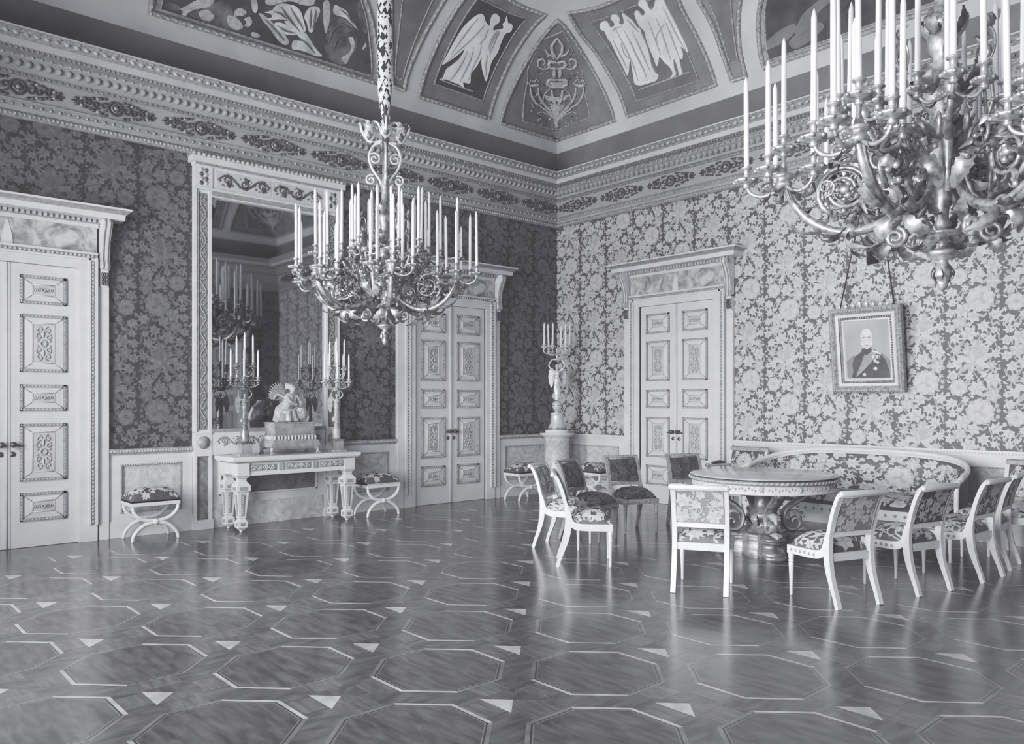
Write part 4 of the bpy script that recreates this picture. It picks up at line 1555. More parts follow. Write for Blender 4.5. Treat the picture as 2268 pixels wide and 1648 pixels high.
# ------------------------------------------------------------------ armchairs against the wall
def make_armchair(loc, rz):
    root = empty('armchair', loc, rz)
    H = .97
    for s in (-1, 1):
        mb = MB()
        path = smooth_path([(0, .34, 0), (0, .29, .2), (0, .27, .42), (0, .29, .6), (0, .33, .8), (0, .37, H - .02)], 3)
        plank(mb, [(p[1], p[2]) for p in path], .045, *sorted((s * .25, s * .29)))
        mb.build('rear_leg', 'chairwhite', root)
        mb = MB()
        mb.lathe([(.012, 0), (.016, .015), (.018, .12), (.026, .30), (.022, .31), (.028, .33), (.028, .38)], (s * .26, -.27, 0), 10)
        mb.build('leg', 'chairwhite', root)
        mb = MB()
        ap = smooth_path([(s * .27, .31, .72), (s * .275, .15, .735), (s * .275, -.08, .735), (s * .275, -.22, .745)], 4)
        mb.tube(ap, .022, 8)
        mb.tube(smooth_path([(s * .275, -.20, .735), (s * .275, -.16, .62), (s * .27, -.22, .5), (s * .265, -.25, .42)], 4), [.02] * 13, 8)
        mb.ball((s * .275, -.235, .745), (.03, .03, .028), 8, 6)
        a = mb.build('arm', 'chairwhite', root)
        mb = MB()
        mb.tube(smooth_path([(s * .275, .18, .762), (s * .275, .05, .778), (s * .275, -.12, .768)], 4), [.02, .03, .034, .036, .036, .034, .03, .026, .016], 8, flat=.6)
        mb.build('arm_pad', 'fabricdk', a)
    mb = MB()
    mb.box(-.29, .29, -.30, -.25, .37, .44)
    mb.box(-.27, .27, .25, .28, .37, .44)
    for s in (-1, 1):
        mb.box(*sorted((s * .25, s * .285)), -.27, .27, .37, .44)
    mb.build('seat_frame', 'chairwhite', root)
    mb = MB()
    cushion(mb, .262, -.285, .27, .44, .56, dv=.1)
    mb.build('seat', cloth('silk'), root)
    mb = MB()
    mb.box(-.28, .28, .335, .385, H - .045, H)
    mb.tube([(-.285, .378, H - .01), (.285, .378, H - .01)], .022, 8)
    mb.box(-.25, .25, .27, .30, .56, .60)
    mb.build('top_rail', 'rail', root)
    mb = MB()
    def yy(z): return .275 + (.37 - .275) * max(0, (z - .58) / .38) ** 1.1

    def front(a, b):
        q = max(0, math.sin(PI * min(1, max(0, a))) * math.sin(PI * min(1, max(0, b))))
        return (-.25 + .5 * a, yy(.59 + .335 * b) - .02 - .03 * q ** .5, .59 + .335 * b)
    mb.grid(front, 10, 10, 0)
    damask_patch(mb, front, .5, .34, .1, .1, .8, .003, 1)
    mb.grid(lambda a, b: (-.25 + .5 * a, yy(.59 + .335 * b) + .02, .59 + .335 * b), 4, 8, 0)
    mb.build('backrest', cloth('silk'), root)
    return root


a1 = make_armchair((4.10, -.72, 0), 0)
tag(a1, 'armchair with flowered back against the wall left of the sofa, above the table', 'armchair', 'armchairs beside the sofa')
a2 = copy_tree(a1)
a2.location = (7.52, -.72, 0)
tag(a2, 'armchair against the wall right of the sofa, cut by the right border', 'armchair', 'armchairs beside the sofa')


# ------------------------------------------------------------------ sofa with a bowed wrap-around back
def sofa():
    root = empty('sofa', (5.72, -.30, 0), 0)
    tag(root, 'long white framed sofa in flowered silk with an arched back, against the right wall', 'sofa')
    hw, dp = 1.27, .72

    def plan(t):
        """t in -1..1 along the back: flat behind, wrapping forward at the ends"""
        a = abs(t)
        s = 1 if t >= 0 else -1
        x = hw * math.sin(PI / 2 * min(1, a * 1.02)) ** .9
        y = -.02 - dp * max(0, (a - .42) / .58) ** 2.0
        return s * x, y

    def top(t):
        return 1.0 - .24 * abs(t) ** 2.3
    n = 36
    pts = []
    for i in range(n + 1):
        t = -1 + 2 * i / n
        x, y = plan(t)
        pts.append((x, y, top(t)))
    mb = MB()
    mb.tube(pts, .026, 8, 0, flat=1.3)
    mb.tube([(x, y - .012, z - .035) for x, y, z in pts], .012, 6, 0)
    for s in (0, -1):
        x, y, z = pts[s]
        mb.tube(smooth_path([(x, y, z), (x, y - .05, z - .06), (x * .995, y - .045, z - .2), (x * .99, y - .02, .42)], 4), .026, 8, 0)
    mb.build('back_frame', 'chairwhite', root)
    mb = MB()

    def bk(a, b):
        t = -1 + 2 * a
        x, y = plan(t)
        z = .42 + (top(t) - .04 - .42) * b
        k = .045 * max(0, math.sin(PI * b)) ** .6
        nx, ny = (-t * abs(t), -1 + abs(t))
        l = math.hypot(nx, ny) or 1
        return (x + nx / l * (k + .01), y + ny / l * (k + .01), z)
    mb.grid(bk, 40, 10, 0)
    damask_patch(mb, lambda a, b: bk(min(.999, max(.001, a)), min(.999, max(0, b))), 3.3, .56, .1, .3, .95, .004, 1)

    def bk2(a, b):
        t = -1 + 2 * a
        x, y = plan(t)
        return (x, y + .015, .40 + (top(t) - .03 - .40) * b)
    mb.grid(bk2, 40, 4, 0)
    mb.build('backrest', cloth('silk'), root)
    mb = MB()
    # seat: rounded front
    def seat(a, b):
        u = 2 * a - 1
        x = u * (hw - .06)
        yb = -.06
        yf = -.80 - .06 * (1 - u * u)
        y = yb + (yf - yb) * b
        h = (1 - abs(u) ** 8) * (1 - max(0, 2 * b - 1) ** 5)
        return (x, y, .40 + .12 * max(0, h) ** .5)
    mb.grid(seat, 30, 12, 0)
    damask_patch(mb, lambda a, b: seat(min(.999, max(.001, a)), min(.999, max(0, b))), 2.4, .85, .3, .1, .95, .005, -1)
    mb.build('seat', cloth('silk'), root)
    mb = MB()
    fr = [((2 * i / 24 - 1) * (hw - .03), -.83 - .06 * (1 - (2 * i / 24 - 1) ** 2)) for i in range(25)]
    for i in range(24):
        (x0, y0), (x1, y1) = fr[i], fr[i + 1]
        v = [(x0, y0, .29), (x1, y1, .29), (x1, y1, .40), (x0, y0, .40), (x0, y0 + .05, .29), (x1, y1 + .05, .29), (x1, y1 + .05, .40), (x0, y0 + .05, .40)]
        mb.add(v, [(0, 1, 2, 3), (7, 6, 5, 4), (3, 2, 6, 7), (4, 5, 1, 0)], 0)
        mb.lathe([(.018, 0), (.014, -.006), (.006, -.009), (0, -.01)], ((x0 + x1) / 2, (y0 + y1) / 2, .345), 8, 1, axis='y')
    for s in (-1, 1):
        mb.box(*sorted((s * (hw - .07), s * (hw - .02))), -.83, -.05, .29, .40, 0)
    mb.box(-hw + .05, hw - .05, -.07, -.03, .29, .40, 0)
    mb.build('seat_frame', ['chairwhite', 'grey'], root)
    for x, y in ((-hw + .06, -.81), (-.45, -.86), (.45, -.86), (hw - .06, -.81), (-hw + .1, -.07), (hw - .1, -.07)):
        mb = MB()
        mb.lathe([(.014, 0), (.018, .015), (.020, .1), (.03, .22), (.025, .235), (.034, .25), (.034, .295)], (x, y, 0), 10)
        mb.build('leg', 'chairwhite', root)


sofa()


# ------------------------------------------------------------------ round centre table
def round_table():
    root = empty('round_table', (5.54, -2.44, 0), 0)
    tag(root, 'round gilded table with a polished top and scrolled pedestal foot in the ring of chairs', 'table')
    mb = MB()
    mb.lathe([(0, .822), (.74, .822), (.755, .826), (.758, .832), (.745, .838), (.69, .842), (.68, .845), (0, .845)], n=64)
    mb.build('table_top', 'tabletop', root)
    mb = MB()
    mb.lathe([(.70, .815), (.745, .81), (.765, .805), (.77, .79), (.755, .775), (.735, .77), (.70, .768)], n=64)
    for k in range(96):
        a = 2 * PI * k / 96
        c = Vector((.765 * math.cos(a), .765 * math.sin(a), .796))
        d = Vector((-math.sin(a), math.cos(a), 0)) * .016 + Vector((0, 0, .013))
        mb.tube([c - d, c, c + d], [.004, .009, .004], 5, 1)
    mb.build('rope_moulding', ['pewter', 'tablet'], root)
    mb = MB()
    mb.lathe([(.66, .77), (.725, .765), (.725, .70), (.735, .69), (.735, .68), (.70, .672), (.0, .67)], n=64)
    for k in range(48):
        a = 2 * PI * k / 48
        c = (.728 * math.cos(a), .728 * math.sin(a), .733)
        t = (-math.sin(a), math.cos(a))
        if k % 4 == 0:
            mb.ball(c, (.016, .016, .022), 8, 5, 1)
            for j in range(6):
                b = j * PI / 3
                mb.ball((c[0] + t[0] * .024 * math.cos(b), c[1] + t[1] * .024 * math.cos(b), c[2] + .024 * math.sin(b)), .009, 5, 3, 2)
        else:
            for j in range(3):
                o = (j - 1) * .03
                mb.ball((c[0] + t[0] * o, c[1] + t[1] * o, c[2] + .012 * math.sin(k + j * 2)), (.010, .010, .013), 5, 3, 1 + (j + k) % 2)
    mb.build('apron', ['stone', 'tablet', 'ornlt'], root)
    mb = MB()
    mb.lathe([(.14, .67), (.12, .64), (.085, .60), (.08, .52), (.10, .46), (.135, .42), (.15, .38), (.12, .34), (.10, .30), (.13, .26), (.17, .235), (.19, .20)], n=20, scal=lambda a, k: 1 + .06 * math.cos(8 * a))
    for k in range(8):
        a = 2 * PI * k / 8
        leaf(mb, (.12 * math.cos(a), .12 * math.sin(a), .28), (.15 * math.cos(a), .15 * math.sin(a), .44), .035, (.05 * math.cos(a), .05 * math.sin(a), 0), 1)
    mb.build('pedestal', ['oldgilt', 'pewter'], root)
    for k in range(4):
        a = PI / 4 + k * PI / 2 + PI * .02
        ca, sa = math.cos(a), math.sin(a)
        mb = MB()
        pr = [(.60, .665), (.52, .64), (.42, .575), (.30, .50), (.235, .44), (.215, .36), (.24, .28), (.30, .245), (.365, .265), (.385, .32), (.35, .365), (.31, .345), (.315, .315)]
        P = smooth_path([(r * ca, r * sa, z) for r, z in pr], 4)
        side = Vector((-sa, ca, 0))
        w = [.075 - .03 * i / (len(P) - 1) for i in range(len(P))]
        mb.tube(P, w, 8, 0, flat=.42, up=[tuple(side.cross(Vector(P[min(i + 1, len(P) - 1)]) - Vector(P[max(i - 1, 0)]))) for i in range(len(P))])
        for s in (-1, 1):
            mb.tube([tuple(Vector(p) + side * s * w[i] * .8) for i, p in enumerate(P)], .014, 5, 1)
        leaf(mb, (.29 * ca, .29 * sa, .44), (.46 * ca, .46 * sa, .37), .06, (0, 0, .03), 2)
        leaf(mb, (.36 * ca, .36 * sa, .24), (.50 * ca, .50 * sa, .225), .06, (0, 0, .025), 2)
        mb.build('scroll_bracket', ['oldgilt', 'pewter', 'ornlt'], root)
    # four lobed plinth, stacked mouldings
    def lobes(r):
        out = []
        for k in range(64):
            a = 2 * PI * k / 64 + PI / 4
            c = math.cos(4 * (a - PI / 4))
            rr = .27 + (r - .27) * c ** .45 if c > 0 else .27
            out.append((rr * math.cos(a), rr * math.sin(a)))
        return out
    mb = MB()
    lv = [(.56, .0), (.575, .02), (.56, .042), (.535, .046), (.545, .06), (.535, .075), (.51, .08), (.505, .095), (.49, .10), (.475, .125), (.48, .15), (.505, .158), (.515, .17), (.505, .182), (.53, .19), (.535, .20), (.525, .21), (.40, .225)]
    v, f = [], []
    for r, z in lv:
        sc = r / .54
        v += [(x * (.8 + .2 * sc), y * (.8 + .2 * sc), z) for x, y in lobes(r)]
    for k in range(len(lv) - 1):
        for i in range(64):
            j = (i + 1) % 64
            f.append((k * 64 + i, k * 64 + j, (k + 1) * 64 + j, (k + 1) * 64 + i))
    mb.add(v, f, 0, True)
    o = (len(lv) - 1) * 64
    mb.add(v[o:], [tuple(range(64))], 0)
    mb.build('plinth', 'oldgilt', root)


round_table()


# ------------------------------------------------------------------ cross framed stools
def make_stool(loc, rz):
    root = empty('cross_frame_stool', loc, rz)
    W, D = .25, .17
    for y in (-D, D):
        mb = MB()
        up = smooth_path([(-W, y, .42), (-W + .01, y, .34), (-.15, y, .255), (0, y, .225), (.15, y, .255), (W - .01, y, .34), (W, y, .42)], 4)
        dn = smooth_path([(-W - .005, y, .0), (-W + .015, y, .08), (-.14, y, .175), (0, y, .21), (.14, y, .175), (W - .015, y, .08), (W + .005, y, .0)], 4)
        n = len(up)
        rad = [.017 + .008 * math.sin(PI * i / (n - 1)) for i in range(n)]
        mb.tube(up, rad, 8)
        mb.tube(dn, rad, 8)
        s = -1 if y < 0 else 1
        mb.lathe([(.036, y), (.036, y + s * .02), (.026, y + s * .03), (.014, y + s * .035), (0, y + s * .037)], (0, 0, .218), 12, 0, axis='y')
        for x in (-W, W):
            mb.ball((x, y, .022), (.02, .02, .022), 7, 5)
        mb.build('cross_leg', 'chairwhite', root)
    mb = MB()
    mb.tube([(0, -D, .218), (0, D, .218)], .014, 8)
    mb.ball((0, 0, .218), (.022, .03, .022), 8, 5)
    mb.build('stretcher', 'chairwhite', root)
    mb = MB()
    mb.box(-W - .02, W + .02, -D - .02, D + .02, .405, .465)
    mb.build('seat_frame', 'chairwhite', root)
    mb = MB()
    cushion(mb, W + .02, -D - .02, D + .02, .465, .60, 0, 3.6, du=-.03, dv=.08)
    mb.build('seat_cushion', cloth('silk'), root)
    return root


s0 = make_stool((.32, -7.04, 0), PI / 2)
for i, (lab, loc, rz) in enumerate([
    ('white cross-framed stool with flowered cushion between the left door and the mirror', (.32, -7.04, 0), PI / 2),
    ('white cross-framed stool in the shade between the console table and the middle door', (.42, -4.02, 0), PI / 2),
    ('white cross-framed stool under the marble panel left of the corner pedestal', (.50, -1.27, 0), PI / 2),
    ('white cross-framed stool right of the corner pedestal, half hidden by a chair back', (1.25, -.36, 0), 0)]):
    s = s0 if i == 0 else copy_tree(s0)
    s.location = loc
    s.rotation_euler = (0, 0, rz)
    tag(s, lab, 'stool', 'cross framed stools along the walls')


# ------------------------------------------------------------------ corner pedestal
def pedestal():
    root = empty('marble_pedestal', (.65, -.65, 0), PI / 4)
    tag(root, 'round pale marble column pedestal standing in the room corner', 'pedestal')
    mb = MB()
    mb.lathe([(.27, 0), (.27, .09), (.255, .10), (.265, .13), (.255, .155), (.235, .165), (.225, .19), (.215, .20), (.208, .95), (.215, .96), (.215, .985), (.205, .99), (.205, 1.005)], n=32)
    mb.build('shaft', 'marble', root)
    mb = MB()
    mb.lathe([(.205, 1.0), (.22, 1.01), (.245, 1.03), (.275, 1.05), (.285, 1.06), (.285, 1.075), (.20, 1.08), (.20, 1.12), (.195, 1.13), (0, 1.131)], n=32)
    mb.build('capital', 'stone', root)


pedestal()


# ------------------------------------------------------------------ framed portrait, leaning out from the wall
def portrait():
    # local frame: x along the wall, z up the picture, -y out of it; hinged at its lower edge
    root = empty('framed_portrait', (5.63, -.06, 1.725), 0)
    ang = math.atan2(.14, 1.06)
    root.rotation_euler = (ang, 0, 0)
    tag(root, 'framed portrait of an elderly person in dark uniform with sash, hung leaning over the sofa', 'painting')
    w, h = .45, 1.07
    mb = MB()
    prof = [(0, .0), (0, .075), (.025, .095), (.05, .085), (.072, .06), (.080, .056)]
    prof2 = [(.080, .056), (.085, .062), (.118, .058), (.122, .045), (.148, .038), (.150, .03), (.165, .03), (.178, .014)]
    def fr(pr, mi):
        for (a0, d0), (a1, d1) in zip(pr, pr[1:]):
            o = [(-w + a0, a0), (w - a0, a0), (w - a0, h - a0), (-w + a0, h - a0)]
            i = [(-w + a1, a1), (w - a1, a1), (w - a1, h - a1), (-w + a1, h - a1)]
            for k in range(4):
                j = (k + 1) % 4
                mb.poly([(o[k][0], -d0, o[k][1]), (o[j][0], -d0, o[j][1]), (i[j][0], -d1, i[j][1]), (i[k][0], -d1, i[k][1])], mi)
    fr(prof, 0)
    fr(prof2[:3], 1)
    fr(prof2[2:5], 2)
    fr(prof2[4:], 1)
    mb.poly([(-w, 0, 0), (w, 0, 0), (w, 0, h), (-w, 0, h)], 0)
    rr = random.Random(3)
    def edge(step, inset, d, r, mi):
        k = int((2 * w - 2 * inset) / step)
        for i in range(k + 1):
            x = -w + inset + (2 * w - 2 * inset) * i / k
            for z in (inset, h - inset):
                mb.ball((x, -d, z), (r * rr.uniform(.8, 1.2), r * .7, r), 5, 3, mi)
        k = int((h - 2 * inset) / step)
        for i in range(1, k):
            z = inset + (h - 2 * inset) * i / k
            for x in (-w + inset, w - inset):
                mb.ball((x, -d, z), (r, r * .7, r * rr.uniform(.8, 1.2)), 5, 3, mi)
    edge(.032, .032, .094, .014, 3)
    edge(.03, .135, .043, .010, 3)
    mb.build('picture_frame', ['carved', 'white', 'ornament', 'ornlt'], root)
    # crest of leaves on the top edge
    mb = MB()
    for k in range(15):
        x = -.30 + .043 * k
        hh = .05 + .05 * math.exp(-((x + .02) / .13) ** 2)
        leaf(mb, (x, -.05, h - .01), (x + .02 * (1 if k % 2 else -1), -.06, h + hh), .02, (0, -.02, 0), k % 2)
    mb.build('crest', ['silver', 'carved'], root)
    mb = MB()
    W, H, z0 = .272, .714, .178
    y = -.012
    def P(pts, mi, d):
        mb.poly([(-W + 2 * W * a, y - d, z0 + H * b) for a, b in pts], mi)
    # canvas digitised as flat tone areas (a right, b up)
    P([(0, 0), (1, 0), (1, 1), (0, 1)], 0, 0)
    P([(0, 0), (1, 0), (1, .30), (.85, .42), (.15, .40), (0, .30)], 5, .0004)
    P([(.10, 0), (.98, 0), (.97, .12), (.90, .30), (.78, .44), (.66, .50), (.40, .50), (.30, .44), (.17, .36), (.13, .25), (.14, .12)], 2, .0008)
    P([(.20, .02), (.34, .10), (.60, .30), (.72, .46), (.62, .50), (.50, .42), (.42, .40), (.34, .26), (.24, .10)], 3, .0012)
    P([(.36, .52), (.38, .44), (.48, .40), (.58, .46), (.60, .54)], 2, .0014)
    head = [(.49 + .145 * math.cos(a) * (1 if math.sin(a) > 0 else .92), .70 + (.17 if math.sin(a) > 0 else .19) * math.sin(a)) for a in [2 * PI * i / 26 for i in range(26)]]
    P(head, 1, .002)
    P([(.50 + .10 * math.cos(a), .80 + .07 * math.sin(a)) for a in [2 * PI * i / 18 for i in range(18)]], 4, .0022)
    for c in (.43, .555):
        P([(c + .035 * math.cos(a), .715 + .010 * math.sin(a)) for a in [2 * PI * i / 10 for i in range(10)]], 5, .0024)
        P([(c - .042, .737), (c, .748), (c + .042, .737), (c, .738)], 4, .0024)
    P([(.475, .70), (.462, .645), (.478, .632), (.51, .632), (.52, .645), (.505, .70)], 4, .0023)
    P([(.465, .636), (.52, .636), (.515, .628), (.47, .628)], 5, .0024)
    P([(.36, .60), (.41, .622), (.49, .628), (.56, .622), (.615, .60), (.58, .585), (.52, .598), (.49, .592), (.45, .598), (.40, .582)], 4, .0026)
    P([(.345, .66), (.36, .60), (.38, .56), (.40, .58), (.375, .63)], 4, .0025)
    P([(.635, .66), (.625, .60), (.60, .55), (.58, .57), (.605, .63)], 4, .0025)
    P([(.44, .585), (.54, .585), (.52, .575), (.46, .575)], 5, .0026)
    P([(.62, .49), (.74, .46), (.80, .42), (.80, .40), (.70, .43), (.62, .46)], 4, .0020)
    for c, b, r in ((.66, .30, .05), (.72, .27, .04), (.66, .16, .055), (.40, .06, .05)):
        P([(c + r * (1 if i % 2 == 0 else .5) * math.cos(PI * i / 8), b + r * .76 * (1 if i % 2 == 0 else .5) * math.sin(PI * i / 8)) for i in range(16)], 4, .0022)
    for k in range(4):
        P([(.60 + .05 * k, .34), (.635 + .05 * k, .34), (.635 + .05 * k, .395), (.60 + .05 * k, .395)], 3 if k % 2 else 4, .0021)
    mb.build('canvas', ['paint0', 'paint1', 'paint2', 'paint3', 'paint4', 'paint5'], root)
    # the two cords run up to a hook under the cornice; local axes are tilted, so undo the lean
    def loc(x, yy, z):
        v = Vector((x - 5.63, yy + .06, z - 1.725))
        c, s = math.cos(-ang), math.sin(-ang)
        return (v.x, v.y * c - v.z * s, v.y * s + v.z * c)
    top = (5.63, -.03, 4.66)
    for s in (-1, 1):
        mb = MB()
        mb.tube([loc(5.63 + s * .34, -.17, 2.77), loc(5.63 + s * .18, -.09, 3.7), loc(*top)], .010, 6)
        mb.build('hanging_cord', 'black', root)
    mb = MB()
    mb.lathe([(.05, .02), (.055, .10), (.045, .16), (.02, .20)], (0, 0, 0), 10, 0)
    for k in range(18):
        a = 2 * PI * k / 18
        mb.tube([(.052 * math.cos(a), .04 * math.sin(a), .12), (.062 * math.cos(a), .045 * math.sin(a), -.22)], .008, 4, 0)
    t = mb.build('tassel', 'black', root)
    t.location = loc(5.66, -.10, 3.55)


portrait()


# ------------------------------------------------------------------ candles
def candle_mesh(ln, r):
    mb = MB()
    mb.lathe([(r * .96, 0), (r, .01), (r * .97, ln * .5), (r * .90, ln - .045), (r * .70, ln - .03), (r * .22, ln - .004), (.0015, ln)], n=10)
    o = mb.build('candle', 'wax')
    return o


def set_candles(proto, root, spots, label, group, jit=.004, first=True):
    """one candle in every socket; spots are local to root"""
    Mx = Matrix.Translation(root.location) @ Matrix.Rotation(root.rotation_euler.z, 4, 'Z')
    rr = random.Random(len(spots) * 13 + 5)
    for i, (x, y, z) in enumerate(spots):
        c = proto if (first and i == 0) else proto.copy()
        if not (first and i == 0):
            COL.objects.link(c)
        c.location = Mx @ Vector((x, y, z))
        c.scale = (1, 1, rr.uniform(.95, 1.04))
        c.rotation_euler = (rr.uniform(-jit, jit), rr.uniform(-jit, jit), rr.uniform(0, 6))
        tag(c, label, 'candle', group)


def cup_mesh(pan, sock):
    """scalloped drip pan with a flanged socket; origin at pan, candle sits at +sock"""
    mb = MB()
    mb.lathe([(.010, -.035), (.018, -.03), (.024, -.018), (.016, -.01), (pan * .55, -.004), (pan * .92, .006), (pan, .016), (pan * .97, .02), (pan * .55, .008), (.018, .006),
              (.014, .012), (.018, .02), (.022, .035), (.015, .05), (.019, sock - .015), (.033, sock - .008), (.035, sock - .002), (.03, sock + .002), (.018, sock + .001), (0, sock - .004)], n=24,
             scal=lambda a, k: 1 + (.10 * abs(math.cos(4 * a)) if 5 <= k <= 7 else 0))
    for k in range(8):
        a = 2 * PI * k / 8
        mb.ball((pan * .95 * math.cos(a), pan * .95 * math.sin(a), .012), (pan * .22, pan * .22, .012), 6, 4, 0)
    return mb


# ------------------------------------------------------------------ winged figures that carry the candelabra
def victory(mb, z0, H, mi=0, twist=1.):
    def P(x, y, z): return (x * H, y * H, z0 + z * H)
    def T(pts, rad): mb.tube(smooth_path([P(*p) for p in pts], 3), [r * H for r in [rad[min(len(rad) - 1, i // 3)] for i in range((len(pts) - 1) * 3 + 1)]], 9, mi)
    T([(0, 0, .02), (.01, .0, .15), (0, 0, .35), (0, 0, .50), (0, 0, .60), (0, -.01, .70), (0, -.01, .78)], [.085, .095, .085, .095, .07, .082, .06, .06])
    mb.ball(P(-.03, -.04, .30), (.06 * H, .06 * H, .26 * H), 8, 6, mi)
    mb.ball(P(.05, -.02, .24), (.05 * H, .06 * H, .22 * H), 8, 6, mi)
    mb.ball(P(-.03, .07, .12), (.11 * H, .07 * H, .11 * H), 8, 6, mi)
    for s in (-1, 1):
        mb.ball(P(s * .038, -.065, .70), (.034 * H,) * 3, 7, 5, mi)
        mb.ball(P(s * .085, -.01, .775), (.035 * H,) * 3, 7, 5, mi)
        T([(s * .085, -.01, .775), (s * .185, -.03, .86), (s * .205, -.03, .95), (s * .13, -.02, 1.06)], [.032, .028, .023, .02])
        mb.ball(P(s * .03, -.06, .012), (.025 * H, .05 * H, .02 * H), 7, 5, mi)
        mb.ball(P(s * .13, -.02, 1.065), (.028 * H,) * 3, 6, 4, mi)
    T([(0, -.005, .77), (0, -.01, .83), (0, -.012, .86)], [.034, .030, .034])
    mb.ball(P(0, -.015, .895), (.047 * H, .054 * H, .062 * H), 9, 7, mi)
    mb.ball(P(0, .02, .91), (.052 * H, .05 * H, .05 * H), 8, 6, mi)
    mb.ball(P(0, -.072, .888), (.012 * H,) * 3, 6, 4, mi)


def wings(root, z0, H, mats):
    for s in (-1, 1):
        mb = MB()
        out = [(.02, .76), (.10, .85), (.17, .86), (.22, .78), (.235, .62), (.21, .46), (.16, .34), (.13, .36), (.10, .50), (.06, .60), (.02, .66)]
        mb.prism(out, 0, .022, lambda a, b, d: (s * a * H, (.07 + a * .35 + d) * H, z0 + b * H), 0)
        for k in range(4):
            mb.tube([(s * .06 * H, .088 * H, z0 + (.72 - .02 * k) * H), (s * (.13 + .02 * (3 - k)) * H, (.125 + .007 * (3 - k)) * H, z0 + (.42 + .07 * (3 - k)) * H)], .010 * H, 4, 1)
        mb.build('wing', mats, root)


def candelabrum(loc, rz, label, spec, mats):
    root = empty('candelabrum', loc, rz)
    tag(root, label, 'candelabrum', None)
    metal, dk, base = mats
    mb = MB()
    for s in spec['base']:
        if s[0] == 'box':
            mb.box(-s[1], s[1], -s[1], s[1], s[2], s[3], s[4])
        else:
            mb.lathe(s[1], n=20, mi=s[2])
    mb.build('foot', [base, dk, metal], root)
    z0, H = spec['fig']
    mb = MB()
    victory(mb, z0, H)
    f = mb.build('winged_figure', metal, root)
    remesh(f, H * .018)
    wings(f, z0, H, [metal, dk])
    zr = z0 + H * 1.07
    mb = MB()
    rr = .13 * H
    mb.lathe([(rr * .8, zr - .012), (rr * 1.1, zr - .006), (rr * 1.15, zr + .004), (rr * .9, zr + .012), (.02, zr + .016), (.014, zr + .05), (.022, zr + .07), (.012, zr + .1), (.016, spec['top'] - .06), (.010, spec['top'] - .035)], n=16)
    mb.build('branch_stem', metal, root)
    cup = None
    spots = []
    for r, z, n, a0, pan in spec['tiers']:
        for k in range(n):
            a = a0 + 2 * PI * k / n
            ca, sa = math.cos(a), math.sin(a)
            if r > .01:
                mb = MB()
                zb = spec['from'] if z < spec['top'] - .12 or n < 2 else z - .10
                zb = min(zb, z - .06)
                pr = smooth_path([(.012, 0, zb), (r * .35, 0, zb - .015), (r * .7, 0, zb - .005), (r * .98, 0, zb + .02), (r * 1.05, 0, z - .035), (r, 0, z - .03)], 4)
                mb.tube([(p[0] * ca, p[0] * sa, p[2]) for p in pr], .009, 6)
                q = spiral(r * .62, zb + .03, .028, .006, -90, 1.2, 10)
                mb.tube([(p[0] * ca, p[0] * sa, p[1]) for p in q], .006, 5)
                leaf(mb, (r * .3 * ca, r * .3 * sa, zb - .01), (r * .7 * ca, r * .7 * sa, zb - .03), .018, (0, 0, -.015))
                b = mb.build('branch', metal, root)
            else:
                b = root
            if cup is None:
                cup = cup_mesh(pan, .055).build('candle_cup', metal, b)
                c = cup
            else:
                c = cup.copy()
                COL.objects.link(c)
                c.parent = b
            c.location = (r * ca, r * sa, z)
            spots.append((r * ca, r * sa, z + .054))
    return root, spots


SPEC_T = dict(base=[('box', .105, .0, .03, 0), ('box', .068, .03, .15, 0), ('box', .076, .15, .17, 1), ('box', .03, .06, .12, 2),
                    ('l', [(.05, .17), (.056, .185), (.058, .22), (.056, .27), (.048, .31), (.036, .345), (.032, .36), (.042, .37), (.038, .385)], 2)],
              fig=(.385, .42), top=1.15, tiers=[(.170, .93, 5, .5, .042), (.112, 1.105, 3, 1.2, .038), (0, 1.15, 1, 0, .036)])
SPEC_T['from'] = .875
SPEC_C = dict(base=[('l', [(.155, 0), (.155, .03), (.145, .04)], 1), ('l', [(.15, .04), (.135, .065), (.108, .11), (.102, .22), (.10, .25), (.108, .26), (.112, .272), (.09, .28), (.05, .30), (.035, .325)], 0),
                    ('l', [(.03, .325), (.06, .345), (.08, .385), (.082, .41), (.075, .445), (.05, .475), (.02, .49)], 0), ('l', [(.083, .405), (.086, .41), (.083, .415)], 1)],
              fig=(.49, .64), top=1.40, tiers=[(.215, 1.375, 6, .25, .05)])
SPEC_C['from'] = 1.24
proto_t = candle_mesh(.355, .0125)
cl, sp = candelabrum((.42, -5.95, .925), PI / 2, 'gilt winged figure candelabrum at the left end of the console table', SPEC_T, ('oldgilt', 'bronzedk', 'pewter'))
set_candles(proto_t, cl, sp, 'white candle in the candelabrum at the left end of the console table', 'candles of the left console candelabrum')
cr, sp = candelabrum((.42, -4.66, .925), PI / 2, 'gilt winged figure candelabrum at the right end of the console table', SPEC_T, ('figurine', 'oldgilt', 'pewter'))
set_candles(proto_t, cr, sp, 'white candle in the candelabrum at the right end of the console table', 'candles of the right console candelabrum', first=False)
proto_c = candle_mesh(.36, .0165)
cc, sp = candelabrum((.65, -.65, 1.131), PI * .23, 'pale winged figure candelabrum standing on the marble pedestal in the corner', SPEC_C, ('silver', 'bronze', 'silver'))
set_candles(proto_c, cc, sp, 'white candle in the candelabrum on the corner pedestal', 'candles of the corner candelabrum', jit=.03)


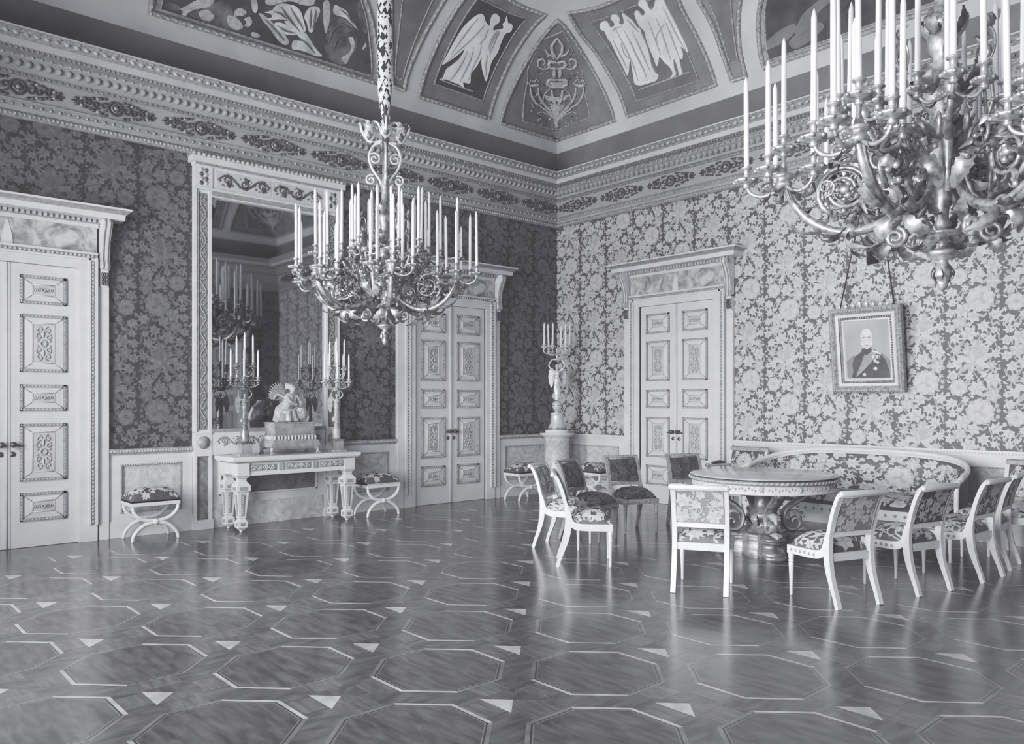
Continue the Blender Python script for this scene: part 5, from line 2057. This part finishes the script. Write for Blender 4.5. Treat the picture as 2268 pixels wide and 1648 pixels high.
# ------------------------------------------------------------------ figure clock
def clock():
    root = empty('mantel_clock', (.40, -5.33, .925), PI / 2)
    tag(root, 'gilt clock with a leaning draped figure on a footed casket, on the console', 'clock')
    mb = MB()
    mb.frustum(0, 0, .25, .265, .275, .135, .285, .145, 0)
    mb.frustum(0, 0, .265, .40, .275, .135, .285, .145, 0)
    mb.box(-.292, .292, -.152, .152, .395, .412, 0)
    mb.frustum(0, 0, .18, .25, .305, .165, .278, .138, 1)
    mb.frustum(0, 0, .10, .18, .345, .185, .315, .175, 0)
    mb.frustum(0, 0, .07, .10, .30, .16, .345, .185, 0)
    for k in range(13):
        x = -.27 + .045 * k
        mb.ball((x * 1.04, -.157, .212), (.02, .022, .034), 7, 5, 2)
    for k in range(6):
        y = -.12 + .048 * k
        for s in (-1, 1):
            mb.ball((s * .296, y, .212), (.022, .02, .034), 7, 5, 2)
    mb.build('casket', ['pewter', 'grey', 'ornlt'], root)
    for sx in (-1, 1):
        for sy in (-1, 1):
            mb = MB()
            x, y = sx * .30, sy * .145
            mb.tube(smooth_path([(x * .9, y * .9, .10), (x * 1.02, y * 1.02, .085), (x * 1.08, y * 1.05, .05), (x * 1.04, y * 1.04, .02)], 3), [.035, .036, .034, .032, .028, .024, .02, .02, .022, .022], 8)
            for t in (-1, 0, 1):
                mb.ball((x * 1.06 + t * .02, y * 1.14, .014), (.014, .022, .014), 6, 4)
            mb.build('paw_foot', 'pewter', root)
    z = .412
    mb = MB()
    T = lambda pts, rad: mb.tube(smooth_path(pts, 3), rad, 9)
    mb.ball((-.10, .0, z + .09), (.10, .09, .09), 10, 7)
    mb.ball((-.13, -.02, z + .03), (.12, .10, .05), 10, 6)
    mb.tube([(-.11, 0, z + .12), (-.07, -.01, z + .20), (-.02, -.02, z + .27), (0, -.02, z + .33)], [.085, .07, .075, .06], 10)
    mb.ball((.0, -.02, z + .345), (.08, .055, .04), 8, 6)
    mb.tube([(0, -.02, z + .35), (.02, -.03, z + .40)], [.03, .026], 8)
    mb.ball((.025, -.035, z + .435), (.043, .05, .053), 9, 7)
    mb.ball((.01, -.01, z + .455), (.05, .05, .045), 8, 6)
    mb.tube([(-.08, -.06, z + .12), (.0, -.10, z + .13), (.01, -.11, z + .05), (.0, -.12, z + .01)], [.06, .05, .038, .03], 8)
    mb.tube([(-.13, -.07, z + .11), (-.07, -.12, z + .12), (-.08, -.13, z + .04), (-.09, -.14, z + .01)], [.055, .048, .04, .035], 8)
    mb.tube([(.07, -.03, z + .34), (.13, -.05, z + .26), (.11, -.07, z + .20)], [.03, .025, .02], 7)
    mb.tube([(-.07, -.04, z + .33), (-.05, -.11, z + .26), (.05, -.10, z + .22)], [.03, .026, .02], 7)
    mb.tube([(-.05, .0, z + .25), (-.15, .0, z + .16), (-.20, -.02, z + .02)], [.05, .06, .05], 8)
    mb.tube([(-.14, -.08, z + .09), (-.18, -.10, z + .01)], [.05, .055], 8)
    rq = random.Random(12)
    for k in range(13):
        x0, x1 = -.14 + .012 * k, -.24 + .024 * k
        mb.tube(smooth_path([(x0, -.05, z + .17 - .004 * k), ((x0 + x1) / 2 + rq.uniform(-.01, .01), -.115, z + .10), (x1, -.135, z + .005)], 3), [.008, .010, .012, .013, .014, .014, .012], 6)
    for k in range(6):
        mb.tube(smooth_path([(-.10 + .02 * k, -.065, z + .17 + .01 * k), (-.06 + .018 * k, -.075, z + .24), (.0 + .012 * k, -.06, z + .32)], 3), .008, 5)
    mb.tube(smooth_path([(-.06, .03, z + .32), (-.15, .05, z + .36), (-.20, .06, z + .30), (-.26, .05, z + .33)], 3), [.02, .022, .02, .018, .018, .016, .014, .012, .01, .008], 6)
    for k in range(7):
        mb.tube(smooth_path([(.015, .0, z + .47), (-.03, .01, z + .47 + .012 * (k - 3)), (-.065, .02, z + .47 + .012 * (k - 3))], 3), [.012, .011, .010, .009, .008, .006, .004], 5)
    f = mb.build('draped_figure', 'figurine', root)
    remesh(f, .0065)
    mb = MB()
    for k in range(10):
        a = 1.85 + .135 * k
        ln = .25 + .02 * math.sin(k * .5)
        b = (-.03, .05 + .004 * k, z + .30)
        leaf(mb, b, (b[0] + ln * math.cos(a), b[1] + .04, b[2] + ln * math.sin(a)), .03, (0, -.012, .006), k % 2, 6)
    mb.build('wing', ['pewter', 'grey'], f)
    mb = MB()
    mb.lathe([(.10, .05), (.10, -.04), (.094, -.055), (.085, -.06), (.082, -.055), (0, -.055)], (.10, -.03, z + .105), 24, 0, axis='y')
    mb.box(.0, .20, -.09, .06, z, z + .025, 0)
    for s in (-1, 1):
        mb.tube([(.10 + s * .10, -.05, z + .13), (.10 + s * .13, -.06, z + .06), (.10 + s * .11, -.07, z + .01)], [.016, .02, .018], 7, 0)
    d = mb.build('clock_drum', 'pewter', root)
    mb = MB()
    mb.lathe([(.079, -.086), (.076, -.090), (0, -.091)], (.10, 0, z + .105), 24, 0, axis='y')
    for k in range(12):
        a = k * PI / 6
        mb.tube([(.10 + .060 * math.cos(a), -.092, z + .105 + .060 * math.sin(a)), (.10 + .070 * math.cos(a), -.092, z + .105 + .070 * math.sin(a))], .0022, 4, 1)
    mb.tube([(.10, -.093, z + .105), (.10 - .03, -.093, z + .13)], .0024, 4, 1)
    mb.tube([(.10, -.093, z + .105), (.10 + .02, -.093, z + .155)], .0018, 4, 1)
    mb.build('clock_dial', ['dial', 'black'], d)


clock()


# ------------------------------------------------------------------ chandeliers
def chandelier(loc, rz, label):
    """origin at the lowest drop; heights below are above it"""
    root = empty('chandelier', loc, rz)
    tag(root, label, 'chandelier', None)
    B = 2.21

    def Z(z): return z - B
    spots = []
    # hanging drop, dish and central stem
    mb = MB()
    mb.lathe([(.004, Z(2.21)), (.022, Z(2.23)), (.035, Z(2.27)), (.028, Z(2.31)), (.045, Z(2.34)), (.028, Z(2.365)), (.022, Z(2.38)), (.07, Z(2.405)), (.085, Z(2.425)), (.06, Z(2.44)), (.022, Z(2.45)), (.02, Z(2.475)), (.06, Z(2.49)), (.115, Z(2.515)), (.125, Z(2.53)), (.11, Z(2.535)), (.05, Z(2.53)), (.03, Z(2.55))], n=20, mi=0)
    for k in range(6):
        a = k * PI / 3
        leaf(mb, (.03 * math.cos(a), .03 * math.sin(a), Z(2.36)), (.03 * math.cos(a + .3), .03 * math.sin(a + .3), Z(2.24)), .018, (.03 * math.cos(a), .03 * math.sin(a), 0), k % 2, 3)
        leaf(mb, (.08 * math.cos(a), .08 * math.sin(a), Z(2.50)), (.19 * math.cos(a), .19 * math.sin(a), Z(2.46)), .04, (0, 0, -.03), k % 2, 3)
    mb.build('pendant_drop', ['bronze', 'bronzedk'], root)
    mb = MB()
    mb.lathe([(.03, Z(2.55)), (.045, Z(2.58)), (.03, Z(2.62)), (.035, Z(2.70)), (.055, Z(2.78)), (.05, Z(2.82)), (.11, Z(2.86)), (.15, Z(2.92)), (.155, Z(3.0)), (.12, Z(3.08)), (.07, Z(3.13)), (.06, Z(3.2)), (.10, Z(3.24)), (.11, Z(3.30)), (.06, Z(3.36)), (.05, Z(3.5)), (.075, Z(3.56)), (.08, Z(3.62)), (.045, Z(3.68)), (.04, Z(3.9)), (.05, Z(3.95)), (.03, Z(4.0)), (.03, Z(4.3))], n=16)
    for k in range(8):
        a = k * PI / 4 + .2
        ca, sa = math.cos(a), math.sin(a)
        leaf(mb, (.14 * ca, .14 * sa, Z(2.95)), (.24 * ca, .24 * sa, Z(3.15)), .034, (.05 * ca, .05 * sa, .02), 1, 4)
        leaf(mb, (.10 * ca, .10 * sa, Z(3.28)), (.20 * ca, .20 * sa, Z(3.44)), .04, (.04 * ca, .04 * sa, 0), k % 2, 4)
        leaf(mb, (.06 * ca, .06 * sa, Z(3.6)), (.13 * ca, .13 * sa, Z(3.76)), .035, (.03 * ca, .03 * sa, 0), k % 2, 4)
    mb.build('stem', ['bronze', 'bronzedk'], root)
    # scrolled crown with flower vases
    for k in range(4):
        a = k * PI / 2 + .5
        ca, sa = math.cos(a), math.sin(a)
        mb = MB()
        def R(pts, r):
            mb.tube([(p * ca, p * sa, Z(q)) for p, q in pts], r, 6, 0)
        R([(x[0], x[2]) for x in smooth_path([(.03, 0, 3.92), (.06, 0, 4.0), (.14, 0, 4.12), (.17, 0, 4.25), (.12, 0, 4.36), (.04, 0, 4.40)], 4)], .014)
        R(spiral(.11, 4.22, .07, .015, 20, 1.4, 16), .010)
        R(spiral(.15, 3.99, .06, .012, 120, -1.4, 16), .011)
        R([(x[0], x[2]) for x in smooth_path([(.02, 0, 4.42), (.16, 0, 4.40), (.24, 0, 4.50), (.26, 0, 4.60)], 4)], .016)
        mb.lathe([(.012, Z(4.40)), (.03, Z(4.42)), (.055, Z(4.46)), (.06, Z(4.49)), (.045, Z(4.53)), (.04, Z(4.55)), (.055, Z(4.57)), (.02, Z(4.575))], (.17 * ca, .17 * sa, 0), 10, 0)
        for j in range(6):
            b = j * PI / 3
            leaf(mb, (.17 * ca + .02 * math.cos(b), .17 * sa + .02 * math.sin(b), Z(4.41)), (.17 * ca + .075 * math.cos(b), .17 * sa + .075 * math.sin(b), Z(4.50)), .024, (.012 * math.cos(b), .012 * math.sin(b), -.01), j % 2, 4)
            leaf(mb, (.17 * ca, .17 * sa, Z(4.56)), (.17 * ca + .07 * math.cos(b + .5), .17 * sa + .07 * math.sin(b + .5), Z(4.63)), .022, (0, 0, .015), j % 2, 4)
        R([(x[0], x[2]) for x in smooth_path([(.04, 0, 4.48), (.07, 0, 4.60), (.13, 0, 4.62), (.16, 0, 4.54)], 4)], .014)
        leaf(mb, (.22 * ca, .22 * sa, Z(4.52)), (.31 * ca, .31 * sa, Z(4.62)), .035, (0, 0, .03), 1, 5)
        leaf(mb, (.10 * ca, .10 * sa, Z(4.42)), (.22 * ca, .22 * sa, Z(4.36)), .035, (0, 0, -.03), 1, 5)
        mb.build('crown_scroll', ['silver', 'bronzedk'], root)
    # sleeve of leaf patterned cloth over the suspension
    mb = MB()
    sl = [(.03, 4.3), (.03, 4.62), (.028, 4.66), (.042, 4.74), (.062, 4.86), (.072, 5.02), (.074, 5.5), (.073, 6.4), (.073, 7.4), (.073, 8.4)]
    mb.lathe([(r, Z(z)) for r, z in sl], n=14, mi=1)
    rr = random.Random(31)
    for k in range(420):
        z = 4.70 + 2.7 * (k / 420) ** 1.1
        a = rr.uniform(0, 6.28)
        r = .045 + .029 * min(1, (z - 4.74) / .22)
        h = rr.uniform(.02, .07)
        v = []
        for i in range(8):
            t = i * PI / 4
            q = 1 if i % 2 == 0 else .55
            aa = a + .46 * q * math.cos(t) * rr.uniform(.6, 1.1)
            v.append(((r + .004) * math.cos(aa), (r + .004) * math.sin(aa), Z(z + h * q * math.sin(t))))
        mb.poly([(p[0] * (1 + .0003 * k), p[1] * (1 + .0003 * k), p[2]) for p in v], 0)
    mb.build('suspension_sleeve', ['wax', 'black'], root)
    cup = [None, None]

    def add_cup(parent, x, y, z, big):
        if cup[big] is None:
            o = cup_mesh(.072 if big else .055, .095).build('candle_cup', 'bronze', parent)
            cup[big] = o
        else:
            o = cup[big].copy()
            COL.objects.link(o)
            o.parent = parent
        o.location = (x, y, Z(z))
        spots.append((x, y, Z(z) + .093))

    for k in range(6):
        # ---- lower branch with its ring of lights
        a = k * PI / 3
        ca, sa = math.cos(a), math.sin(a)
        def Q(r, t, z): return (r * ca - t * sa, r * sa + t * ca, Z(z))
        mb = MB()
        arm = smooth_path([(.10, 0, 2.88), (.16, 0, 2.72), (.30, 0, 2.62), (.45, 0, 2.58), (.58, 0, 2.60), (.70, 0, 2.675), (.79, 0, 2.79), (.83, 0, 2.90)], 4)
        n = len(arm)
        mb.tube([Q(p[0], 0, p[2]) for p in arm], [.020 + .016 * math.sin(PI * i / (n - 1)) for i in range(n)], 8, 0, flat=.75)
        mb.tube([Q(p[0], .018, p[2] - .006) for p in arm[8:]], .010, 5, 1)
        mb.tube([Q(p[0], -.018, p[2] - .006) for p in arm[8:]], .010, 5, 1)
        mb.lathe([(.02, -.03), (.045, -.02), (.05, 0), (.035, .02), (.05, .035), (.06, .05), (.03, .06), (.02, .09)], Q(.835, 0, 2.90), 12, 0)
        mb.ball(Q(.47, 0, 2.585), (.045, .045, .045), 8, 6, 0)
        leaf(mb, Q(.62, 0, 2.595), Q(.86, 0, 2.68), .034, (0, 0, -.04), 0, 6)
        for t in (-1, 1):
            leaf(mb, Q(.47, t * .02, 2.58), Q(.40, t * .16, 2.44), .036, (ca * .05, sa * .05, -.02), 0, 5)
            leaf(mb, Q(.50, t * .02, 2.60), Q(.64, t * .10, 2.55), .04, (0, 0, -.03), 1, 4)
            leaf(mb, Q(.20, t * .02, 2.68), Q(.30, t * .14, 2.56), .03, (0, 0, -.03), t > 0, 5)
        # great spiral between stem and branch, with a rosette at its eye
        sp = spiral(.50, 2.83, .155, .03, -60, 2.05, 34)
        mb.tube([Q(p, .0, q) for p, q in sp], [.015 - .007 * i / 34 for i in range(35)], 6, 0)
        sp = spiral(.50, 2.83, .125, .045, -30, 1.3, 22)
        mb.tube([Q(p, .014, q) for p, q in sp], .007, 5, 1)
        mb.ball(Q(.50, 0, 2.83), (.03, .03, .03), 8, 6, 0)
        for j in range(6):
            b = j * PI / 3
            mb.ball(Q(.50 + .04 * math.cos(b), 0, 2.83 + .04 * math.sin(b)), (.02, .02, .02), 6, 4, j % 2)
        for j in range(5):
            b = j * 1.2
            leaf(mb, Q(.50 + .1 * math.cos(b), 0, 2.83 + .1 * math.sin(b)), Q(.50 + .19 * math.cos(b + .5), .04 * (1 if j % 2 else -1), 2.83 + .19 * math.sin(b + .5)), .028, (ca * .02, sa * .02, .02), j % 2, 3)
        sp = spiral(.30, 2.98, .09, .02, 200, -1.5, 18)
        mb.tube([Q(p, 0, q) for p, q in sp], .011, 6, 0)
        # small snail scroll under the hub
        sp = spiral(.235, 2.53, .06, .015, 100, 1.6, 16)
        mb.tube([Q(p, .0, q) for p, q in sp], [.018 - .008 * i / 16 for i in range(17)], 7, 0)
        for j in range(26):
            r0, t0, z0 = rr.uniform(.20, .74), rr.uniform(-.13, .13), 0
            z0 = 2.66 + .34 * rr.random() + .12 * max(0, r0 - .4)
            an, el, ln = rr.uniform(0, 6.28), rr.uniform(-.6, 1.3), rr.uniform(.05, .12)
            leaf(mb, Q(r0, t0, z0), Q(r0 + ln * math.cos(an) * math.cos(el), t0 + ln * math.sin(an) * math.cos(el), z0 + ln * math.sin(el)), rr.uniform(.014, .028), (ca * .02, sa * .02, rr.uniform(-.02, .02)), j % 2, 3)
            if j % 4 == 0:
                mb.ball(Q(r0, t0, z0), (.018, .018, .018), 6, 4, 0)
        for j in range(3):
            r0, t0, z0 = rr.uniform(.3, .7), rr.uniform(-.12, .12), rr.uniform(2.75, 2.98)
            sp = spiral(r0, z0, rr.uniform(.04, .07), .012, rr.uniform(0, 360), rr.choice((-1.3, 1.3)), 14)
            mb.tube([Q(p, t0, q) for p, q in sp], .008, 5, 0)
        br = mb.build('lower_arm', ['bronze', 'bronzedk'], root)
        for j in range(5):
            b = PI * 2 * j / 5
            dr, dt = .215 * math.cos(b), .215 * math.sin(b)
            m = MB()
            pr = smooth_path([(0, 0, 2.90), (.25, 0, 2.855), (.6, 0, 2.835), (.9, 0, 2.865), (1.0, 0, 2.92)], 4)
            m.tube([Q(.835 + dr * p[0], dt * p[0], p[2]) for p in pr], [.013 - .003 * i / 16 for i in range(17)], 6, 0)
            leaf(m, Q(.835 + dr * .95, dt * .95, 2.87), Q(.835 + dr * 1.25, dt * 1.25, 2.875), .016, (0, 0, -.02), 0, 3)
            leaf(m, Q(.835 + dr * .3, dt * .3, 2.86), Q(.835 + dr * .6, dt * .6, 2.80), .022, (0, 0, -.02), 1, 3)
            tw = m.build('branchlet', ['bronze', 'bronzedk'], br)
            x, y, _ = Q(.835 + dr, dt, 0)
            add_cup(tw, x, y, 2.925, 1)
        x, y, _ = Q(.835, 0, 0)
        m = MB()
        m.lathe([(.012, Z(2.96)), (.02, Z(2.99)), (.012, Z(3.02)), (.016, Z(3.06))], (x, y, 0), 8, 0)
        tw = m.build('branchlet', 'bronze', br)
        add_cup(tw, x, y, 3.09, 1)
        # ---- upper branch, set between
        a = k * PI / 3 + PI / 6
        ca, sa = math.cos(a), math.sin(a)
        mb = MB()
        up = smooth_path([(.10, 0, 3.02), (.20, 0, 2.94), (.32, 0, 2.97), (.42, 0, 3.06), (.46, 0, 3.16)], 4)
        mb.tube([Q(p[0], 0, p[2]) for p in up], [.022 - .006 * i / 16 for i in range(17)], 7, 0)
        # fluted torch that rises beside the stem
        mb.tube([Q(.27, 0, 2.70), Q(.28, 0, 2.82), Q(.30, 0, 3.02), Q(.305, 0, 3.06)], [.012, .018, .034, .012], 9, 0)
        mb.lathe([(.03, Z(3.05)), (.055, Z(3.07)), (.05, Z(3.085)), (.02, Z(3.09))], (.305 * ca, .305 * sa, 0), 10, 0)
        for t in (-1, 1):
            leaf(mb, Q(.26, t * .02, 2.72), Q(.34, t * .12, 2.92), .04, (ca * .05, sa * .05, 0), 0, 5)
            leaf(mb, Q(.30, t * .02, 2.97), Q(.38, t * .13, 3.06), .03, (0, 0, -.03), 1, 4)
            sp = spiral(.56, 2.98, .07, .015, 160, 1.5, 16)
            mb.tube([Q(p, t * .06, q) for p, q in sp], .010, 5, t > 0)
        mb.lathe([(.015, -.02), (.035, -.01), (.03, .01), (.04, .02), (.02, .035)], Q(.46, 0, 3.16), 10, 0)
        # tall finial scroll with a pierced loop
        mb.tube([Q(.22, 0, 3.05), Q(.26, 0, 3.2), Q(.25, 0, 3.32), Q(.235, 0, 3.40)], .009, 6, 0)
        mb.tube([Q(.235 + .035 * math.sin(2 * PI * i / 16), 0, 3.50 + .085 * math.cos(2 * PI * i / 16)) for i in range(16)], .007, 5, 0, closed=True)
        mb.ball(Q(.235, 0, 3.46), (.02, .02, .035), 7, 5, 0)
        for t in (-1, 0, 1):
            leaf(mb, Q(.235, 0, 3.58), Q(.235 + .03 * (t == 0), t * .05, 3.66), .02, (ca * .02, sa * .02, 0), t == 0, 3)
        br = mb.build('upper_arm', ['bronze', 'bronzedk'], root)
        for j in range(4):
            b = PI * 2 * j / 4
            rad = .145
            dr, dt = rad * math.cos(b), rad * math.sin(b)
            m = MB()
            pr = smooth_path([(0, 0, 3.16), (.35, 0, 3.125), (.75, 0, 3.115), (1.0, 0, 3.16)], 4)
            m.tube([Q(.46 + dr * p[0], dt * p[0], p[2]) for p in pr], .010, 6, 0)
            leaf(m, Q(.46 + dr * .4, dt * .4, 3.12), Q(.46 + dr * .8, dt * .8, 3.09), .02, (0, 0, -.02), 1, 3)
            tw = m.build('branchlet', ['bronze', 'bronzedk'], br)
            x, y, _ = Q(.46 + dr, dt, 0)
            add_cup(tw, x, y, 3.175, 0)
    return root, spots


CH1 = (2.763, -5.391)
CH2 = (8.397, -5.390)
r1, sp1 = chandelier((*CH1, 2.21), .55, 'many branched gilt chandelier hanging before the wall mirror')
pc = candle_mesh(.575, .0155)
set_candles(pc, r1, sp1, 'tall white candle in the chandelier hanging before the mirror', 'candles of the chandelier before the mirror', .012)
r2 = copy_tree(r1)
r2.location = (*CH2, 2.21)
r2.rotation_euler = (0, 0, .42)
tag(r2, 'many branched gilt chandelier close to the camera, cut by the upper right of the picture', 'chandelier')
set_candles(pc, r2, sp1, 'tall white candle in the near chandelier at the upper right', 'candles of the near chandelier', .012, first=False)


# ------------------------------------------------------------------ daylight, camera, film
for i, (x, e) in enumerate(zip(WINX, (385, 300, 350))):
    ld = bpy.data.lights.new('window_daylight', 'AREA')
    ld.shape = 'RECTANGLE'
    ld.size = 1.35
    ld.size_y = 3.7
    ld.energy = e
    ld.color = (.97, .98, 1.0)
    ld.spread = math.radians(132)
    lo = bpy.data.objects.new('window_daylight', ld)
    COL.objects.link(lo)
    lo.location = (x, -LY + .03, 2.35)
    lo.rotation_euler = (PI / 2, 0, 0)

wd = bpy.data.worlds.new('sky')
bpy.context.scene.world = wd
wd.use_nodes = True
wd.node_tree.nodes['Background'].inputs['Color'].default_value = (.75, .8, .9, 1)
wd.node_tree.nodes['Background'].inputs['Strength'].default_value = .6

cd = bpy.data.cameras.new('camera')
cd.sensor_width = 36
cd.lens = 36 * 1762 / 2268
cd.shift_y = (890 - 824) / 2268
cd.clip_start = .02
cam = bpy.data.objects.new('camera', cd)
COL.objects.link(cam)
cam.location = (10.09, -10.10, 1.6)
cam.rotation_euler = (PI / 2, 0, math.radians(48.2))
bpy.context.scene.camera = cam

vs = bpy.context.scene.view_settings
vs.view_transform = 'Standard'
vs.look = 'None'
vs.exposure = 0.
vs.use_curve_mapping = True
cm = vs.curve_mapping
cm.use_clip = False
cc_ = cm.curves[3]
cc_.points[0].location = (0, .030)
cc_.points[1].location = (1.0, .70)
for x, y in ((.10, .114), (.297, .305), (.66, .56)):
    cc_.points.new(x, y)
cm.extend = 'EXTRAPOLATED'
cm.update()
